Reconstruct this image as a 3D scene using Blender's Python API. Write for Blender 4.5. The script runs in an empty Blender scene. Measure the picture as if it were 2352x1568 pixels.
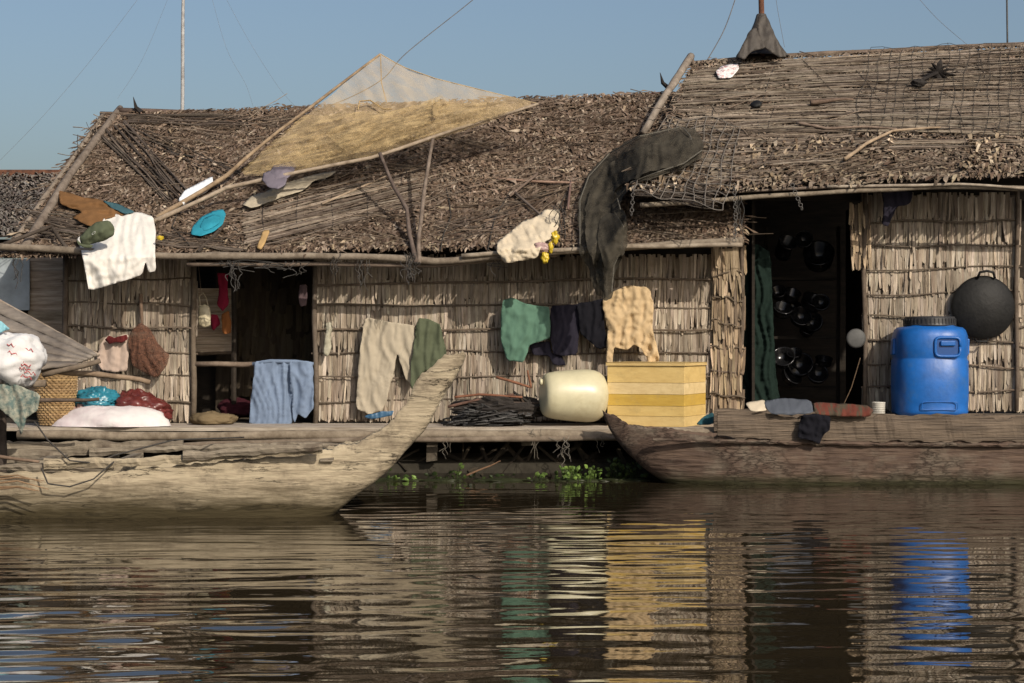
import bpy, math, random
import numpy as np
from mathutils import Vector, Matrix, noise, geometry
random.seed(7); R=random.random
def U(a,b): return a+(b-a)*random.random()
FL=4400.0; CZ=1.37; D=20.0
def P(u,v,y):
    d=y+D; return Vector(((u-1176)/FL*d, y, CZ-(v-784)/FL*d))
def plane_from(a,b,c):
    n=(b-a).cross(c-a).normalized(); return (a,n)
def planeY(pl,u,v):
    o=Vector((0,-D,CZ)); d=Vector(((u-1176)/FL,1,-(v-784)/FL)); a,n=pl
    return -D+(a-o).dot(n)/d.dot(n)
scene=bpy.context.scene
col=scene.collection
# ---------------------------------------------------------------- materials
def M(name,c1,c2=None,sc=8,rough=.85,bump=.3,st=(1,1,1),vcol=False,metal=0,bsc=None,bd=.01,spec=.25,alpha=None,arange=.13,ast=None,zmoss=None,crack=None,coat=0,p=(.35,.65),patch=None):
    m=bpy.data.materials.new(name); m.use_nodes=True; nt=m.node_tree; N=nt.nodes; L=nt.links
    b=N['Principled BSDF']; out=N['Material Output']
    if c2 is None: c2=tuple(x*.65 for x in c1)
    tc=N.new('ShaderNodeTexCoord'); mp=N.new('ShaderNodeMapping'); mp.inputs['Scale'].default_value=st
    L.new(tc.outputs['Object'],mp.inputs['Vector'])
    n=N.new('ShaderNodeTexNoise'); n.inputs['Scale'].default_value=sc; n.inputs['Detail'].default_value=8; n.inputs['Roughness'].default_value=.68
    L.new(mp.outputs[0],n.inputs['Vector'])
    r=N.new('ShaderNodeValToRGB'); r.color_ramp.elements[0].position=p[0]; r.color_ramp.elements[1].position=p[1]
    r.color_ramp.elements[0].color=(*c2,1); r.color_ramp.elements[1].color=(*c1,1)
    L.new(n.outputs['Fac'],r.inputs['Fac']); c=r.outputs[0]
    def mix(bt,f,a,bb):
        x=N.new('ShaderNodeMix'); x.data_type='RGBA'; x.blend_type=bt
        if isinstance(f,(int,float)): x.inputs[0].default_value=f
        else: L.new(f,x.inputs[0])
        L.new(a,x.inputs[6])
        if isinstance(bb,tuple): x.inputs[7].default_value=(*bb,1)
        else: L.new(bb,x.inputs[7])
        return x.outputs[2]
    if vcol:
        a=N.new('ShaderNodeAttribute'); a.attribute_name='Col'
        c=mix('MULTIPLY',1.0,c,a.outputs['Color'])
    if patch: # (scale, colour, lo, hi, max)
        n4=N.new('ShaderNodeTexNoise'); n4.inputs['Scale'].default_value=patch[0]; n4.inputs['Detail'].default_value=6; n4.inputs['Roughness'].default_value=.7
        L.new(tc.outputs['Object'],n4.inputs['Vector'])
        mr=N.new('ShaderNodeMapRange'); mr.inputs[1].default_value=patch[2]; mr.inputs[2].default_value=patch[3]; mr.inputs[4].default_value=patch[4] if len(patch)>4 else 1; L.new(n4.outputs['Fac'],mr.inputs[0])
        c=mix('MIX',mr.outputs[0],c,patch[1])
    hgt=None
    if crack:
        vo=N.new('ShaderNodeTexVoronoi'); vo.feature='DISTANCE_TO_EDGE'; vo.inputs['Scale'].default_value=crack[0]
        mp2=N.new('ShaderNodeMapping'); mp2.inputs['Scale'].default_value=crack[1]
        nn=N.new('ShaderNodeMix'); nn.data_type='VECTOR'; nn.inputs[0].default_value=.2
        L.new(tc.outputs['Object'],nn.inputs[4]); L.new(n.outputs['Color'],nn.inputs[5])
        L.new(nn.outputs[1],mp2.inputs['Vector']); L.new(mp2.outputs[0],vo.inputs['Vector'])
        mr=N.new('ShaderNodeMapRange'); mr.inputs[1].default_value=0.0; mr.inputs[2].default_value=crack[3]
        L.new(vo.outputs['Distance'],mr.inputs[0])
        inv=N.new('ShaderNodeMath'); inv.operation='SUBTRACT'; inv.inputs[0].default_value=1; L.new(mr.outputs[0],inv.inputs[1])
        n5=N.new('ShaderNodeTexNoise'); n5.inputs['Scale'].default_value=2.5; n5.inputs['Detail'].default_value=3; L.new(tc.outputs['Object'],n5.inputs['Vector'])
        mr5=N.new('ShaderNodeMapRange'); mr5.inputs[1].default_value=.42; mr5.inputs[2].default_value=.6; L.new(n5.outputs['Fac'],mr5.inputs[0])
        gate=N.new('ShaderNodeMath'); gate.operation='MULTIPLY'; L.new(inv.outputs[0],gate.inputs[0]); L.new(mr5.outputs[0],gate.inputs[1])
        c=mix('MIX',gate.outputs[0],c,crack[2])
        g2=N.new('ShaderNodeMath'); g2.operation='SUBTRACT'; g2.inputs[0].default_value=1; L.new(gate.outputs[0],g2.inputs[1]); hgt=g2.outputs[0]
    if zmoss:
        g=N.new('ShaderNodeNewGeometry'); sp=N.new('ShaderNodeSeparateXYZ'); L.new(g.outputs['Position'],sp.inputs[0])
        ad=N.new('ShaderNodeMath'); ad.operation='MULTIPLY_ADD'; L.new(n.outputs['Fac'],ad.inputs[0]); ad.inputs[1].default_value=zmoss[2]; L.new(sp.outputs[2],ad.inputs[2])
        mr=N.new('ShaderNodeMapRange'); mr.inputs[1].default_value=zmoss[0]; mr.inputs[2].default_value=zmoss[1]; mr.inputs[3].default_value=1; mr.inputs[4].default_value=0
        L.new(ad.outputs[0],mr.inputs[0]); c=mix('MIX',mr.outputs[0],c,zmoss[3])
    L.new(c,b.inputs['Base Color'])
    b.inputs['Roughness'].default_value=rough; b.inputs['Metallic'].default_value=metal
    b.inputs['Specular IOR Level'].default_value=spec
    b.inputs['Coat Weight'].default_value=coat
    if bump:
        n2=N.new('ShaderNodeTexNoise'); n2.inputs['Scale'].default_value=bsc or sc*3; n2.inputs['Detail'].default_value=6
        L.new(mp.outputs[0],n2.inputs['Vector'])
        bp=N.new('ShaderNodeBump'); bp.inputs['Strength'].default_value=bump; bp.inputs['Distance'].default_value=bd
        L.new(n2.outputs['Fac'],bp.inputs['Height'])
        if hgt is not None:
            bp2=N.new('ShaderNodeBump'); bp2.inputs['Strength'].default_value=.7; bp2.inputs['Distance'].default_value=.012
            L.new(hgt,bp2.inputs['Height']); L.new(bp.outputs[0],bp2.inputs['Normal']); L.new(bp2.outputs[0],b.inputs['Normal'])
        else: L.new(bp.outputs[0],b.inputs['Normal'])
    if alpha is not None: 
        tr=N.new('ShaderNodeBsdfTransparent'); mx=N.new('ShaderNodeMixShader')
        n3=N.new('ShaderNodeTexNoise'); n3.inputs['Scale'].default_value=6; n3.inputs['Detail'].default_value=5
        if ast:
            m3=N.new('ShaderNodeMapping'); m3.vector_type='TEXTURE'; m3.inputs['Rotation'].default_value=(0,ast[0],0); m3.inputs['Scale'].default_value=ast[1]
            L.new(tc.outputs['Object'],m3.inputs[0]); L.new(m3.outputs[0],n3.inputs['Vector'])
        else: L.new(tc.outputs['Object'],n3.inputs['Vector'])
        mr=N.new('ShaderNodeMapRange'); mr.inputs[1].default_value=.35; mr.inputs[2].default_value=.65; mr.inputs[3].default_value=alpha-arange; mr.inputs[4].default_value=alpha+arange
        L.new(n3.outputs['Fac'],mr.inputs[0]); L.new(mr.outputs[0],mx.inputs[0]); L.new(tr.outputs[0],mx.inputs[1]); L.new(b.outputs[0],mx.inputs[2]); L.new(mx.outputs[0],out.inputs[0])
    return m
W1=(1,1,1)
m_thatch=M('thatch',(1,1,1),(.6,.55,.5),sc=9,rough=.9,bump=.4,vcol=True,spec=.1)
m_wall=M('palm_wall',(1,1,1),(.52,.48,.43),sc=3,rough=.9,bump=.6,st=(5,5,.8),vcol=True,bsc=16,p=(.3,.62),spec=.1,patch=(1.6,(.10,.075,.055),.56,.78,.75))
m_stick=M('stick',(1,1,1),(.5,.47,.45),sc=9,rough=.85,bump=.4,vcol=True)
m_dark=M('dark_backing',(.06,.045,.034),(.03,.022,.017),sc=6,bump=.4)
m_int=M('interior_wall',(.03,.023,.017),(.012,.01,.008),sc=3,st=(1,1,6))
m_wood=M('weathered_wood',(1,1,1),(.45,.41,.37),sc=4,rough=.85,bump=.6,st=(.7,3,8),vcol=True,bsc=8)
m_woodv=M('weathered_post',(1,1,1),(.5,.46,.42),sc=6,rough=.85,bump=.6,vcol=True)
m_boatL=M('boat_pale_wood',(.38,.32,.225),(.20,.16,.11),sc=6,rough=.92,bump=.8,st=(.35,1,2.6),bsc=14,bd=.02,zmoss=(.20,.42,.28,(.045,.035,.017)),crack=(3.6,(.18,1,2.8),(.04,.03,.02),.028),patch=(3.5,(.15,.12,.085),.50,.70),p=(.3,.6))
m_boatT=M('boat_top_board',(.27,.23,.175),(.11,.09,.068),sc=5,rough=.9,bump=.9,st=(.35,1,5),bsc=10,bd=.02,patch=(3.5,(.08,.06,.045),.5,.72))
m_boatR=M('boat_red_wood',(.125,.085,.062),(.055,.036,.028),sc=6,rough=.8,bump=.9,st=(.35,1,3.5),bsc=9,bd=.025,zmoss=(.1,.2,.16,(.03,.028,.012)),crack=(22,(.45,1,1.3),(.025,.015,.012),.09),patch=(2.2,(.13,.105,.08),.46,.62))
m_plank=M('boat_plank',(.17,.13,.095),(.06,.046,.035),sc=4,rough=.85,bump=1,st=(.35,1,7),bsc=8,bd=.025)
m_rope=M('rope',(1,1,1),(.6,.6,.6),sc=40,rough=.9,bump=.6,vcol=True)
m_wire=M('wire',(.2,.2,.21),rough=.5,bump=0)
m_metal=M('sheet_metal_dark',(.075,.065,.055),(.035,.03,.027),sc=5,rough=.6,metal=.1,bump=.3)
m_soot=M('soot_iron',(.012,.0115,.011),(.006,.006,.006),sc=9,rough=.6,bump=.6,bd=.006)
m_rust=M('rusty_iron',(.16,.07,.04),(.06,.03,.022),sc=14,rough=.9,bump=.4)
m_pot=M('pot_metal',(.03,.03,.033),(.012,.012,.013),sc=4,rough=.2,metal=.6,bump=.05,spec=.5)
AY=(-.23,(1.5,1,.12))
m_netY=M('yellow_net',(.46,.35,.19),(.33,.24,.125),sc=8,rough=.9,bump=.15,bsc=50,bd=.004,alpha=.34,arange=.24,ast=AY,spec=.05)
m_netY2=M('yellow_net_fine',(.47,.36,.22),(.40,.30,.18),sc=5,rough=.9,bump=0,alpha=.47,arange=.10,ast=(.7,(2,1,.4)),spec=.05)
m_netD=M('dark_net',(.062,.055,.043),(.034,.03,.024),sc=5,rough=.95,bump=.3,bsc=50,bd=.006,alpha=.86,arange=.12,ast=(.5,(.6,1,1.2)),spec=.03)
m_netB=M('brown_net',(.17,.08,.05),(.07,.035,.025),sc=30,rough=.9,bump=1,bsc=60,bd=.015,alpha=.72,arange=.2)
def cloth(name,c,k=.78,sc=4): return M(name,c,tuple(x*k for x in c),sc=sc,rough=.95,bump=.4,bsc=10,bd=.025,st=(1,1,.35),spec=.05)
def plastic(name,c,k=.8,rough=.4,bump=.1,**kw): return M(name,c,tuple(x*k for x in c),sc=5,rough=rough,bump=bump,spec=.45,**kw)
# ---------------------------------------------------------------- mesh builder
class MB:
    def __init__(s): s.v=[];s.f=[];s.c=[]
    def add(s,vs,fs,c=W1):
        o=len(s.v); s.v.extend([tuple(p) for p in vs])
        for f in fs: s.f.append(tuple(i+o for i in f)); s.c.append(c)
    def tube(s,pts,rs,n=6,c=W1,flat=1.0):
        pts=[Vector(p) for p in pts]; k=len(pts)
        if not hasattr(rs,'__len__'): rs=[rs]*k
        vs=[];fs=[];up=None
        for i in range(k):
            t=(pts[min(i+1,k-1)]-pts[max(i-1,0)])
            if t.length<1e-9: t=Vector((0,0,1))
            t.normalize()
            if up is None:
                up=Vector((0,0,1)) if abs(t.z)<.9 else Vector((0,-1,0))
            a=up-t*up.dot(t)
            if a.length<1e-6: a=Vector((1,0,0))-t*t.x
            a.normalize(); up=a; b=t.cross(a)
            for j in range(n):
                th=2*math.pi*j/n
                vs.append(pts[i]+(a*math.cos(th)*flat+b*math.sin(th))*rs[i])
        for i in range(k-1):
            for j in range(n):
                j2=(j+1)%n; fs.append((i*n+j,i*n+j2,(i+1)*n+j2,(i+1)*n+j))
        fs.append(tuple(range(n))[::-1]); fs.append(tuple((k-1)*n+j for j in range(n)))
        s.add(vs,fs,c)
    def stick(s,a,b,r0,r1=None,bend=.01,seg=5,n=6,c=W1,seed=None):
        a=Vector(a);b=Vector(b); r1=r0 if r1 is None else r1
        sd=U(0,99) if seed is None else seed; pts=[];rs=[]
        for i in range(seg+1):
            t=i/seg; q=noise.noise_vector(Vector((sd,t*2.5,0)))*bend*(1 if 0<i<seg else .3)
            pts.append(a.lerp(b,t)+q); rs.append((r0+(r1-r0)*t)*(1+.12*noise.noise(Vector((sd,t*9,5)))))
        s.tube(pts,rs,n,c)
    def box(s,ctr,sz,rz=0,c=W1,rx=0,jit=0):
        m=Matrix.Rotation(rz,3,'Z')@Matrix.Rotation(rx,3,'X'); ctr=Vector(ctr)
        vs=[ctr+m@Vector((x*sz[0]/2+U(-jit,jit),y*sz[1]/2+U(-jit,jit),z*sz[2]/2+U(-jit,jit))) for x in(-1,1) for y in(-1,1) for z in(-1,1)]
        s.add(vs,[(0,1,3,2),(4,6,7,5),(0,4,5,1),(2,3,7,6),(0,2,6,4),(1,5,7,3)],c)
    def lathe(s,prof,org,axis=(0,0,1),n=32,c=W1,sup=1.0,ref=None,wob=0,sd=0,sx=1,sy=1):
        ax=Vector(axis).normalized(); rf=Vector(ref) if ref else (Vector((1,0,0)) if abs(ax.x)<.9 else Vector((0,0,1)))
        a=(rf-ax*rf.dot(ax)).normalized(); b=ax.cross(a); org=Vector(org); vs=[];fs=[]
        for r,h in prof:
            for j in range(n):
                th=2*math.pi*j/n; cx,sy_=math.cos(th),math.sin(th)
                k=1/((abs(cx)**(2/sup)+abs(sy_)**(2/sup))**(sup/2)) if sup!=1 else 1
                rr=r*k*(1+wob*noise.noise(Vector((cx*1.5+sd,sy_*1.5,h*4))))
                vs.append(org+a*cx*rr*sx+b*sy_*rr*sy+ax*h)
        for i in range(len(prof)-1):
            for j in range(n):
                j2=(j+1)%n; fs.append((i*n+j,i*n+j2,(i+1)*n+j2,(i+1)*n+j))
        if prof[0][0]>1e-4: fs.append(tuple(range(n))[::-1])
        if prof[-1][0]>1e-4: fs.append(tuple((len(prof)-1)*n+j for j in range(n)))
        s.add(vs,fs,c)
    def blob(s,ctr,rad,amp=.15,sd=0,n=28,m=18,c=W1,fr=1.6,base=None,fine=.05):
        ctr=Vector(ctr); vs=[];fs=[]
        for i in range(m+1):
            ph=math.pi*i/m
            for j in range(n):
                th=2*math.pi*j/n
                d=Vector((math.sin(ph)*math.cos(th),math.sin(ph)*math.sin(th),math.cos(ph)))
                k=1+amp*noise.noise(d*fr+Vector((sd,sd*.7,0)))+fine*(1-2*abs(noise.noise(d*fr*2.6+Vector((sd,0,sd)))))+fine*.5*noise.noise(d*fr*7+Vector((sd,3,sd)))
                p=ctr+Vector((d.x*rad[0],d.y*rad[1],d.z*rad[2]))*k
                if base is not None and p.z<base: p.z=base+U(0,.001)
                vs.append(p)
        for i in range(m):
            for j in range(n):
                j2=(j+1)%n; fs.append((i*n+j,(i+1)*n+j,(i+1)*n+j2,i*n+j2))
        s.add(vs,fs,c)
    def ring(s,ctr,r,w,nrm,c=W1,n=14,k=5,sx=1):
        nrm=Vector(nrm).normalized(); a=nrm.orthogonal().normalized(); b=nrm.cross(a); ctr=Vector(ctr)
        vs=[];fs=[]
        for i in range(n):
            th=2*math.pi*i/n; rd=a*math.cos(th)+b*math.sin(th)*sx
            for j in range(k):
                ph=2*math.pi*j/k; vs.append(ctr+rd*(r+w*math.cos(ph))+nrm*w*math.sin(ph))
        for i in range(n):
            for j in range(k):
                i2=(i+1)%n;j2=(j+1)%k; fs.append((i*k+j,i2*k+j,i2*k+j2,i*k+j2))
        s.add(vs,fs,c)
def setp(o,label=None,cat=None,group=None,kind=None):
    if label:o['label']=label
    if cat:o['category']=cat
    if group:o['group']=group
    if kind:o['kind']=kind
def mk(mb,name,mat,parent=None,smooth=False,label=None,cat=None,group=None,kind=None,solid=0,bev=0,org=None):
    V=np.array(mb.v)
    if org is None:
        mn=V.min(0);mx=V.max(0); org=((mn[0]+mx[0])/2,(mn[1]+mx[1])/2,mn[2])
    V=V-np.array(org)
    me=bpy.data.meshes.new(name); me.from_pydata(V.tolist(),[],mb.f)
    ca=me.color_attributes.new('Col','FLOAT_COLOR','CORNER')
    buf=np.ones((len(me.loops),4),dtype=np.float32); ls=np.array([len(f) for f in mb.f]); buf[:,:3]=np.repeat(np.array(mb.c,dtype=np.float32),ls,axis=0)
    ca.data.foreach_set('color',buf.ravel())
    if smooth: me.polygons.foreach_set('use_smooth',[True]*len(me.polygons))
    me.materials.append(mat); me.update()
    o=bpy.data.objects.new(name,me); col.objects.link(o)
    if parent: o.parent=parent; o.location=Vector(org)-parent.location
    else: o.location=org
    if solid: md=o.modifiers.new('th','SOLIDIFY'); md.thickness=solid; md.offset=0
    if bev: md=o.modifiers.new('bv','BEVEL'); md.width=bev; md.segments=2
    setp(o,label,cat,group,kind); return o
def E(name,loc,label,cat,group=None):
    e=bpy.data.objects.new(name,None); e.location=Vector(loc); e.empty_display_size=.2; col.objects.link(e); setp(e,label,cat,group); return e
def jc(c,j=.15):
    k=1+U(-j,j); return (c[0]*k*(1+U(-.03,.03)),c[1]*k,c[2]*k*(1+U(-.04,.04)))
# ---------------------------------------------------------------- roofs planes
ME=(P(8,586,-.6),P(1705,554,-.6),P(1705,205,2.0),P(238,262,2.0))
RE=(P(1448,444,-.7),P(2480,394,-.7),P(2480,98,2.3),P(1592,140,2.3))
PLM=plane_from(P(8,586,-.6),P(1705,554,-.6),P(950,248,2.0))
PLR=plane_from(P(1448,444,-.7),P(2480,394,-.7),P(2000,120,2.3))
def roofM(u,v,o=0): return P(u,v,planeY(PLM,u,v)-o)
def roofR(u,v,o=0): return P(u,v,planeY(PLR,u,v)-o)
def flat(Y): return lambda u,v,o=0: P(u,v,Y-o)
def bil(q,s,t): return q[0].lerp(q[1],s).lerp(q[3].lerp(q[2],s),t)
def thatch(mb,q,rows,per,pal,L=(.06,.16),Wd=(.006,.019),lift=.026,ang=.45,t0=0,t1=1,s0=0,s1=1,lite=.05,gap=0,ribs=0):
    side=(q[1]-q[0]).normalized()
    def fr(s,t):
        dn=(bil(q,s,0)-bil(q,s,1)).normalized(); nr=dn.cross(side).normalized()
        return dn,(nr if nr.z>0 else -nr)
    for i in range(rows):
        for j in range(per):
            s=s0+(s1-s0)*(j+R())/per; t=t0+(t1-t0)*(i+R())/rows
            p=bil(q,s,t)
            if gap and noise.noise(Vector((p.x*2.3,t*3,4)))>gap: continue
            dn,nr=fr(s,t)
            pn=noise.noise(Vector((p.x*1.3,p.z*3,2)))
            a=random.gauss(pn*.8,ang); d=dn*math.cos(a)+side*math.sin(a); sd=side*math.cos(a)-dn*math.sin(a)
            l=U(*L);w=U(*Wd);lf=lift*R()**1.5*(1+pn); cu=U(-.5,.5)*w
            o0=.012+U(0,.018)
            b0=p+nr*o0; b1=p+d*l*.5+nr*(o0+lf*.8)+sd*U(-.2,.2)*w; b2=p+d*l*.82+nr*(o0+lf*U(.2,1.4)); b3=p+d*l+nr*(o0+lf*U(-.4,1.5))+sd*U(-.02,.02)
            vs=[b0-sd*w*.7,b0+sd*w*.7,b1-sd*w+nr*cu,b1+sd*w-nr*cu,b2-sd*w*.9-nr*cu*.5,b2+sd*w*.6+nr*cu,b3]
            cc=jc(random.choice(pal),.2)
            if R()<lite: cc=jc((.36,.30,.235),.2)
            k=1+pn*.6; cc=tuple(x*k for x in cc)
            mb.add(vs,[(0,1,3,2),(2,3,5,4),(4,5,6)],cc)
    for i in range(ribs):
        s=R();t=R()**1.1*.97; dn,nr=fr(s,t); p=bil(q,s,t)+nr*U(.035,.07); pn=noise.noise(Vector((p.x*.8,p.z*1.5,12)))
        a=math.pi/2+random.gauss(pn*1.2,.25); d=dn*math.cos(a)+side*math.sin(a); l=U(.2,.9)
        mb.stick(p-d*l/2,p+d*l/2+nr*U(-.02,.02),U(.003,.006),U(.002,.004),bend=.03,seg=4,n=4,c=jc(random.choice([(.26,.21,.165),(.19,.15,.115),(.09,.07,.055)]),.2))
def wallp(mb,u0,u1,v0,v1,Y,pal,row=.25,w=(.010,.032),miss=.0,edge=.03,out=.008):
    a=P(u0,v0,Y);b=P(u1,v1,Y); x0,x1=a.x,b.x; z1,z0=a.z,b.z
    nr=max(1,round((z1-z0)/row)); rh=(z1-z0)/nr
    for i in range(nr-1,-1,-1):
        x=x0-U(0,edge); 
        while x<x1+U(0,edge):
            jz=.05*noise.noise(Vector((x*2.5,i*3.1,Y+8)))
            zt=z1-i*rh-U(-.03,.06)+jz
            if zt>z1: zt=z1
            ww=U(*w); 
            ln=rh*U(.8,1.35); tl=U(-.35,.35); o0=.002; o1=out*U(.2,1.2)
            if R()<.10: o1+=U(.01,.04)
            pn=noise.noise(Vector((x*1.1,zt*1.5,Y*5+3)))+.6*noise.noise(Vector((x*4,zt*3,Y*5+9)))
            cc=jc(random.choice(pal),.14); kk=1+.4*pn; cc=tuple(q*kk for q in cc)
            if i==nr-1: ln=(zt-z0)*U(.88,1.03)
            za=zt+.03; zm=zt-ln*.5; zb=zt-ln
            tw=U(-.006,.006); rag=U(0,.07)
            vs=[(x,Y-o0-tw,za),(x+ww*1.15,Y-o0+tw,za),(x+tl*.02,Y-o1*.5-.003,zm),(x+ww*1.15+tl*.02,Y-o1*.5+tw*2-.003,zm),
                (x+tl*.05,Y-o1-.004,zb+rag*R()),(x+ww*U(.3,.8)+tl*.05,Y-o1+tw-.004,zb-U(0,.015)),(x+ww*1.1+tl*.045,Y-o1*.9-tw-.004,zb+rag*R())]
            mb.add(vs,[(0,2,3,1),(2,4,5),(2,5,3),(3,5,6)],cc)
            x+=ww*U(.75,1.0)
    return [z1-(i)*rh for i in range(0,nr+1)],x0,x1
palM=[(.165,.122,.092),(.19,.143,.110),(.13,.094,.070),(.215,.165,.128),(.145,.106,.078),(.10,.072,.054),(.24,.19,.15),(.072,.052,.039)]
palR=[(.215,.172,.133),(.26,.21,.165),(.165,.13,.10),(.30,.25,.195),(.12,.093,.072)]
palF=[(.38,.31,.225),(.31,.25,.18),(.20,.155,.115),(.46,.385,.285)]
palW=[(.36,.305,.245),(.32,.27,.215),(.42,.36,.29),(.27,.225,.18),(.34,.29,.232),(.39,.335,.27),(.22,.178,.14),(.47,.41,.335)]
palWb=[(.36,.28,.19),(.30,.235,.16),(.43,.34,.24),(.23,.175,.125),(.15,.115,.085)]
GR=(.225,.187,.148); DK=(.075,.06,.048); LG=(.30,.252,.2)
# ---------------------------------------------------------------- water
xs=np.concatenate([[-3000,-600,-150,-50,-20,-12,-9,-7.5],np.arange(-6.5,6.501,.042),[7.5,9,12,20,50,150,600,3000]])
ys=np.concatenate([[-3000,-600,-150,-60,-30,-22,-18,-16],np.arange(-14.0,.001,.023),[1,2.5,5,10,25,80,300,1200,3000]])
X,Y=np.meshgrid(xs,ys); Z=np.zeros_like(X)
rg=np.random.RandomState(23)
for i in range(52):
    lam=.15*(.7/.15)**(rg.rand()); th=rg.normal(0,.20); k=2*math.pi/lam
    wx=math.sin(th);wy=math.cos(th); A=.0052*lam/(2*math.pi)
    ph=rg.rand()*6.28+ 1.7*np.sin(X*rg.uniform(.8,3.0)+rg.rand()*6+Y*rg.uniform(-.5,.5))+1.0*np.sin(Y*rg.uniform(.4,1.3)+rg.rand()*6)
    Z+=A*np.sin(k*(X*wx+Y*wy)+ph)*np.clip(1+.9*np.sin(X*rg.uniform(.5,2.4)+rg.rand()*6)*np.sin(Y*rg.uniform(.5,1.8)+rg.rand()*6),.1,2)
fade=np.clip((Y+14)/.8,0,1)*np.clip((-Y)/1.0,0,1)*np.clip((6.5-np.abs(X))/.5,0,1)
ampf=np.interp(Y,[-14,-11,-8,-5.5,-3,0],[.95,.95,.85,.62,.45,.3])*(1+.3*np.sin(X*.9+1)*np.sin(Y*.7))
ampf*=1+.55*np.clip((-X-.8)/.8,0,1)*np.clip((-Y-9.0)/2,0,1)
Z*=fade*ampf
nx,ny=len(xs),len(ys); idx=np.arange(nx*ny).reshape(ny,nx)
faces=np.stack([idx[:-1,:-1],idx[:-1,1:],idx[1:,1:],idx[1:,:-1]],-1).reshape(-1,4)
me=bpy.data.meshes.new('water'); me.from_pydata(np.stack([X,Y,Z],-1).reshape(-1,3).tolist(),[],faces.tolist())
me.polygons.foreach_set('use_smooth',[True]*len(me.polygons))
mw=bpy.data.materials.new('water'); mw.use_nodes=True; nt=mw.node_tree; b=nt.nodes['Principled BSDF']
b.inputs['Base Color'].default_value=(.024,.018,.010,1); b.inputs['Roughness'].default_value=.012; b.inputs['IOR'].default_value=1.42
tc=nt.nodes.new('ShaderNodeTexCoord'); mp=nt.nodes.new('ShaderNodeMapping'); mp.inputs['Scale'].default_value=(1,3.0,1)
nn=nt.nodes.new('ShaderNodeTexNoise'); nn.inputs['Scale'].default_value=4.0; nn.inputs['Detail'].default_value=2
bp=nt.nodes.new('ShaderNodeBump'); bp.inputs['Strength'].default_value=.16; bp.inputs['Distance'].default_value=.004
nt.links.new(tc.outputs['Object'],mp.inputs[0]); nt.links.new(mp.outputs[0],nn.inputs[0]); nt.links.new(nn.outputs[0],bp.inputs['Height']); nt.links.new(bp.outputs[0],b.inputs['Normal'])
me.materials.append(mw); o=bpy.data.objects.new('water',me); col.objects.link(o); setp(o,'dark rippled lake water','water',None,'structure')
# ---------------------------------------------------------------- deck
DZ=.52
e=E('floating_deck',P(1100,1085,-.5),'long bamboo and plank floating deck with log floats','deck')
mb=MB(); xl,xr=P(-200,900,-.9).x,P(2600,900,-.9).x
y=-1.0
while y<4.2:
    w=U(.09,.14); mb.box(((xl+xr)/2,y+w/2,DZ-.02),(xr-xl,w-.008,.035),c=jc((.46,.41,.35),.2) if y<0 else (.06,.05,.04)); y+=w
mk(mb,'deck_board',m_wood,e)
def longlog(name,pts,r,c,parent,mat=m_stick,label=None,sub=10,n=10):
    mb=MB(); pp=[]; sd=U(0,99)
    for i in range(len(pts)-1):
        for k in range(sub):
            t=k/sub; q=pts[i].lerp(pts[i+1],t); nv=noise.noise_vector(Vector((q.x*1.2,sd,0)))*.022; pp.append(q+Vector((0,nv.y,nv.z)))
    pp.append(pts[-1]); mb.tube(pp,[r*(1+.25*noise.noise(Vector((p.x*1.7,r*50,0)))+(.14 if i%9==0 else 0)) for i,p in enumerate(pp)],n,c)
    return mk(mb,name,mat,parent,smooth=True,label=label)
longlog('edge_pole',[P(40,998,-1.03),P(500,1002,-1.03),P(900,998,-1.03),P(1420,998,-1.03),P(1700,994,-1.03),P(2500,985,-1.03)],.045,(.26,.215,.16),e)
longlog('edge_pole',[P(200,1032,-1.08),P(900,1008,-1.1),P(1400,1008,-1.06),P(1660,1003,-1.06)],.028,(.20,.16,.12),e)
mb=MB()
for i in range(16):
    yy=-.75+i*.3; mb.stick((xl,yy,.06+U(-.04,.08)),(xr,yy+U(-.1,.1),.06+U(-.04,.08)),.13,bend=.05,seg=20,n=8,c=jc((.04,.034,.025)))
mb.box(((xl+xr)/2,.25,.22),(xr-xl,.05,.5),c=(.02,.017,.013))  # dark panel added behind the logs to block sky light under the deck
for i in range(40):
    x=U(P(850,0,-.8).x,P(1500,0,-.8).x); mb.stick((x,-.80+U(-.05,.1),U(.02,.1)),(x+U(-.5,.5),-.7,U(.1,.42)),U(.008,.025),n=5,c=jc((.04,.032,.022),.5))
mk(mb,'log_float_light_block',m_stick,e,smooth=False)
for u,hh_,w_ in ((992,.28,.11),(1216,.12,.15),(620,.4,.1),(260,.4,.1),(2050,.4,.1)):
    mb=MB(); a=P(u,1005,-.92); mb.box((a.x,-.9,.46-hh_/2),(w_,.08,hh_),c=jc((.10,.085,.065)),jit=.008); mk(mb,'deck_post',m_woodv,e)
# ---------------------------------------------------------------- main house
H=E('thatched_house',P(880,975,1.5),'weathered palm-leaf house with sagging thatched roof on floating deck','house','thatched floating houses')
mb=MB(); q=[p-Vector((0,0,.03)) for p in ME]; mb.add(q,[(0,1,2,3)],W1)
back=[ME[3],ME[2],Vector((ME[1].x,4.8,2.3)),Vector((ME[0].x,4.8,2.3))]; mb.add([p-Vector((0,0,.03)) for p in back],[(0,1,2,3)],W1)
mk(mb,'roof_underlay',m_dark,H)
mb=MB(); thatch(mb,ME,66,500,palM,ribs=520)
thatch(mb,ME,6,120,palM+palF[:1],L=(.15,.28),Wd=(.008,.022),lift=.04,t0=.0,t1=1,ang=.9)
thatch(mb,ME,4,400,palM+palF[:2],L=(.08,.18),Wd=(.007,.02),lift=.04,t0=.0,t1=.07,ang=.4,gap=.25)
mk(mb,'roof',m_thatch,H)
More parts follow.
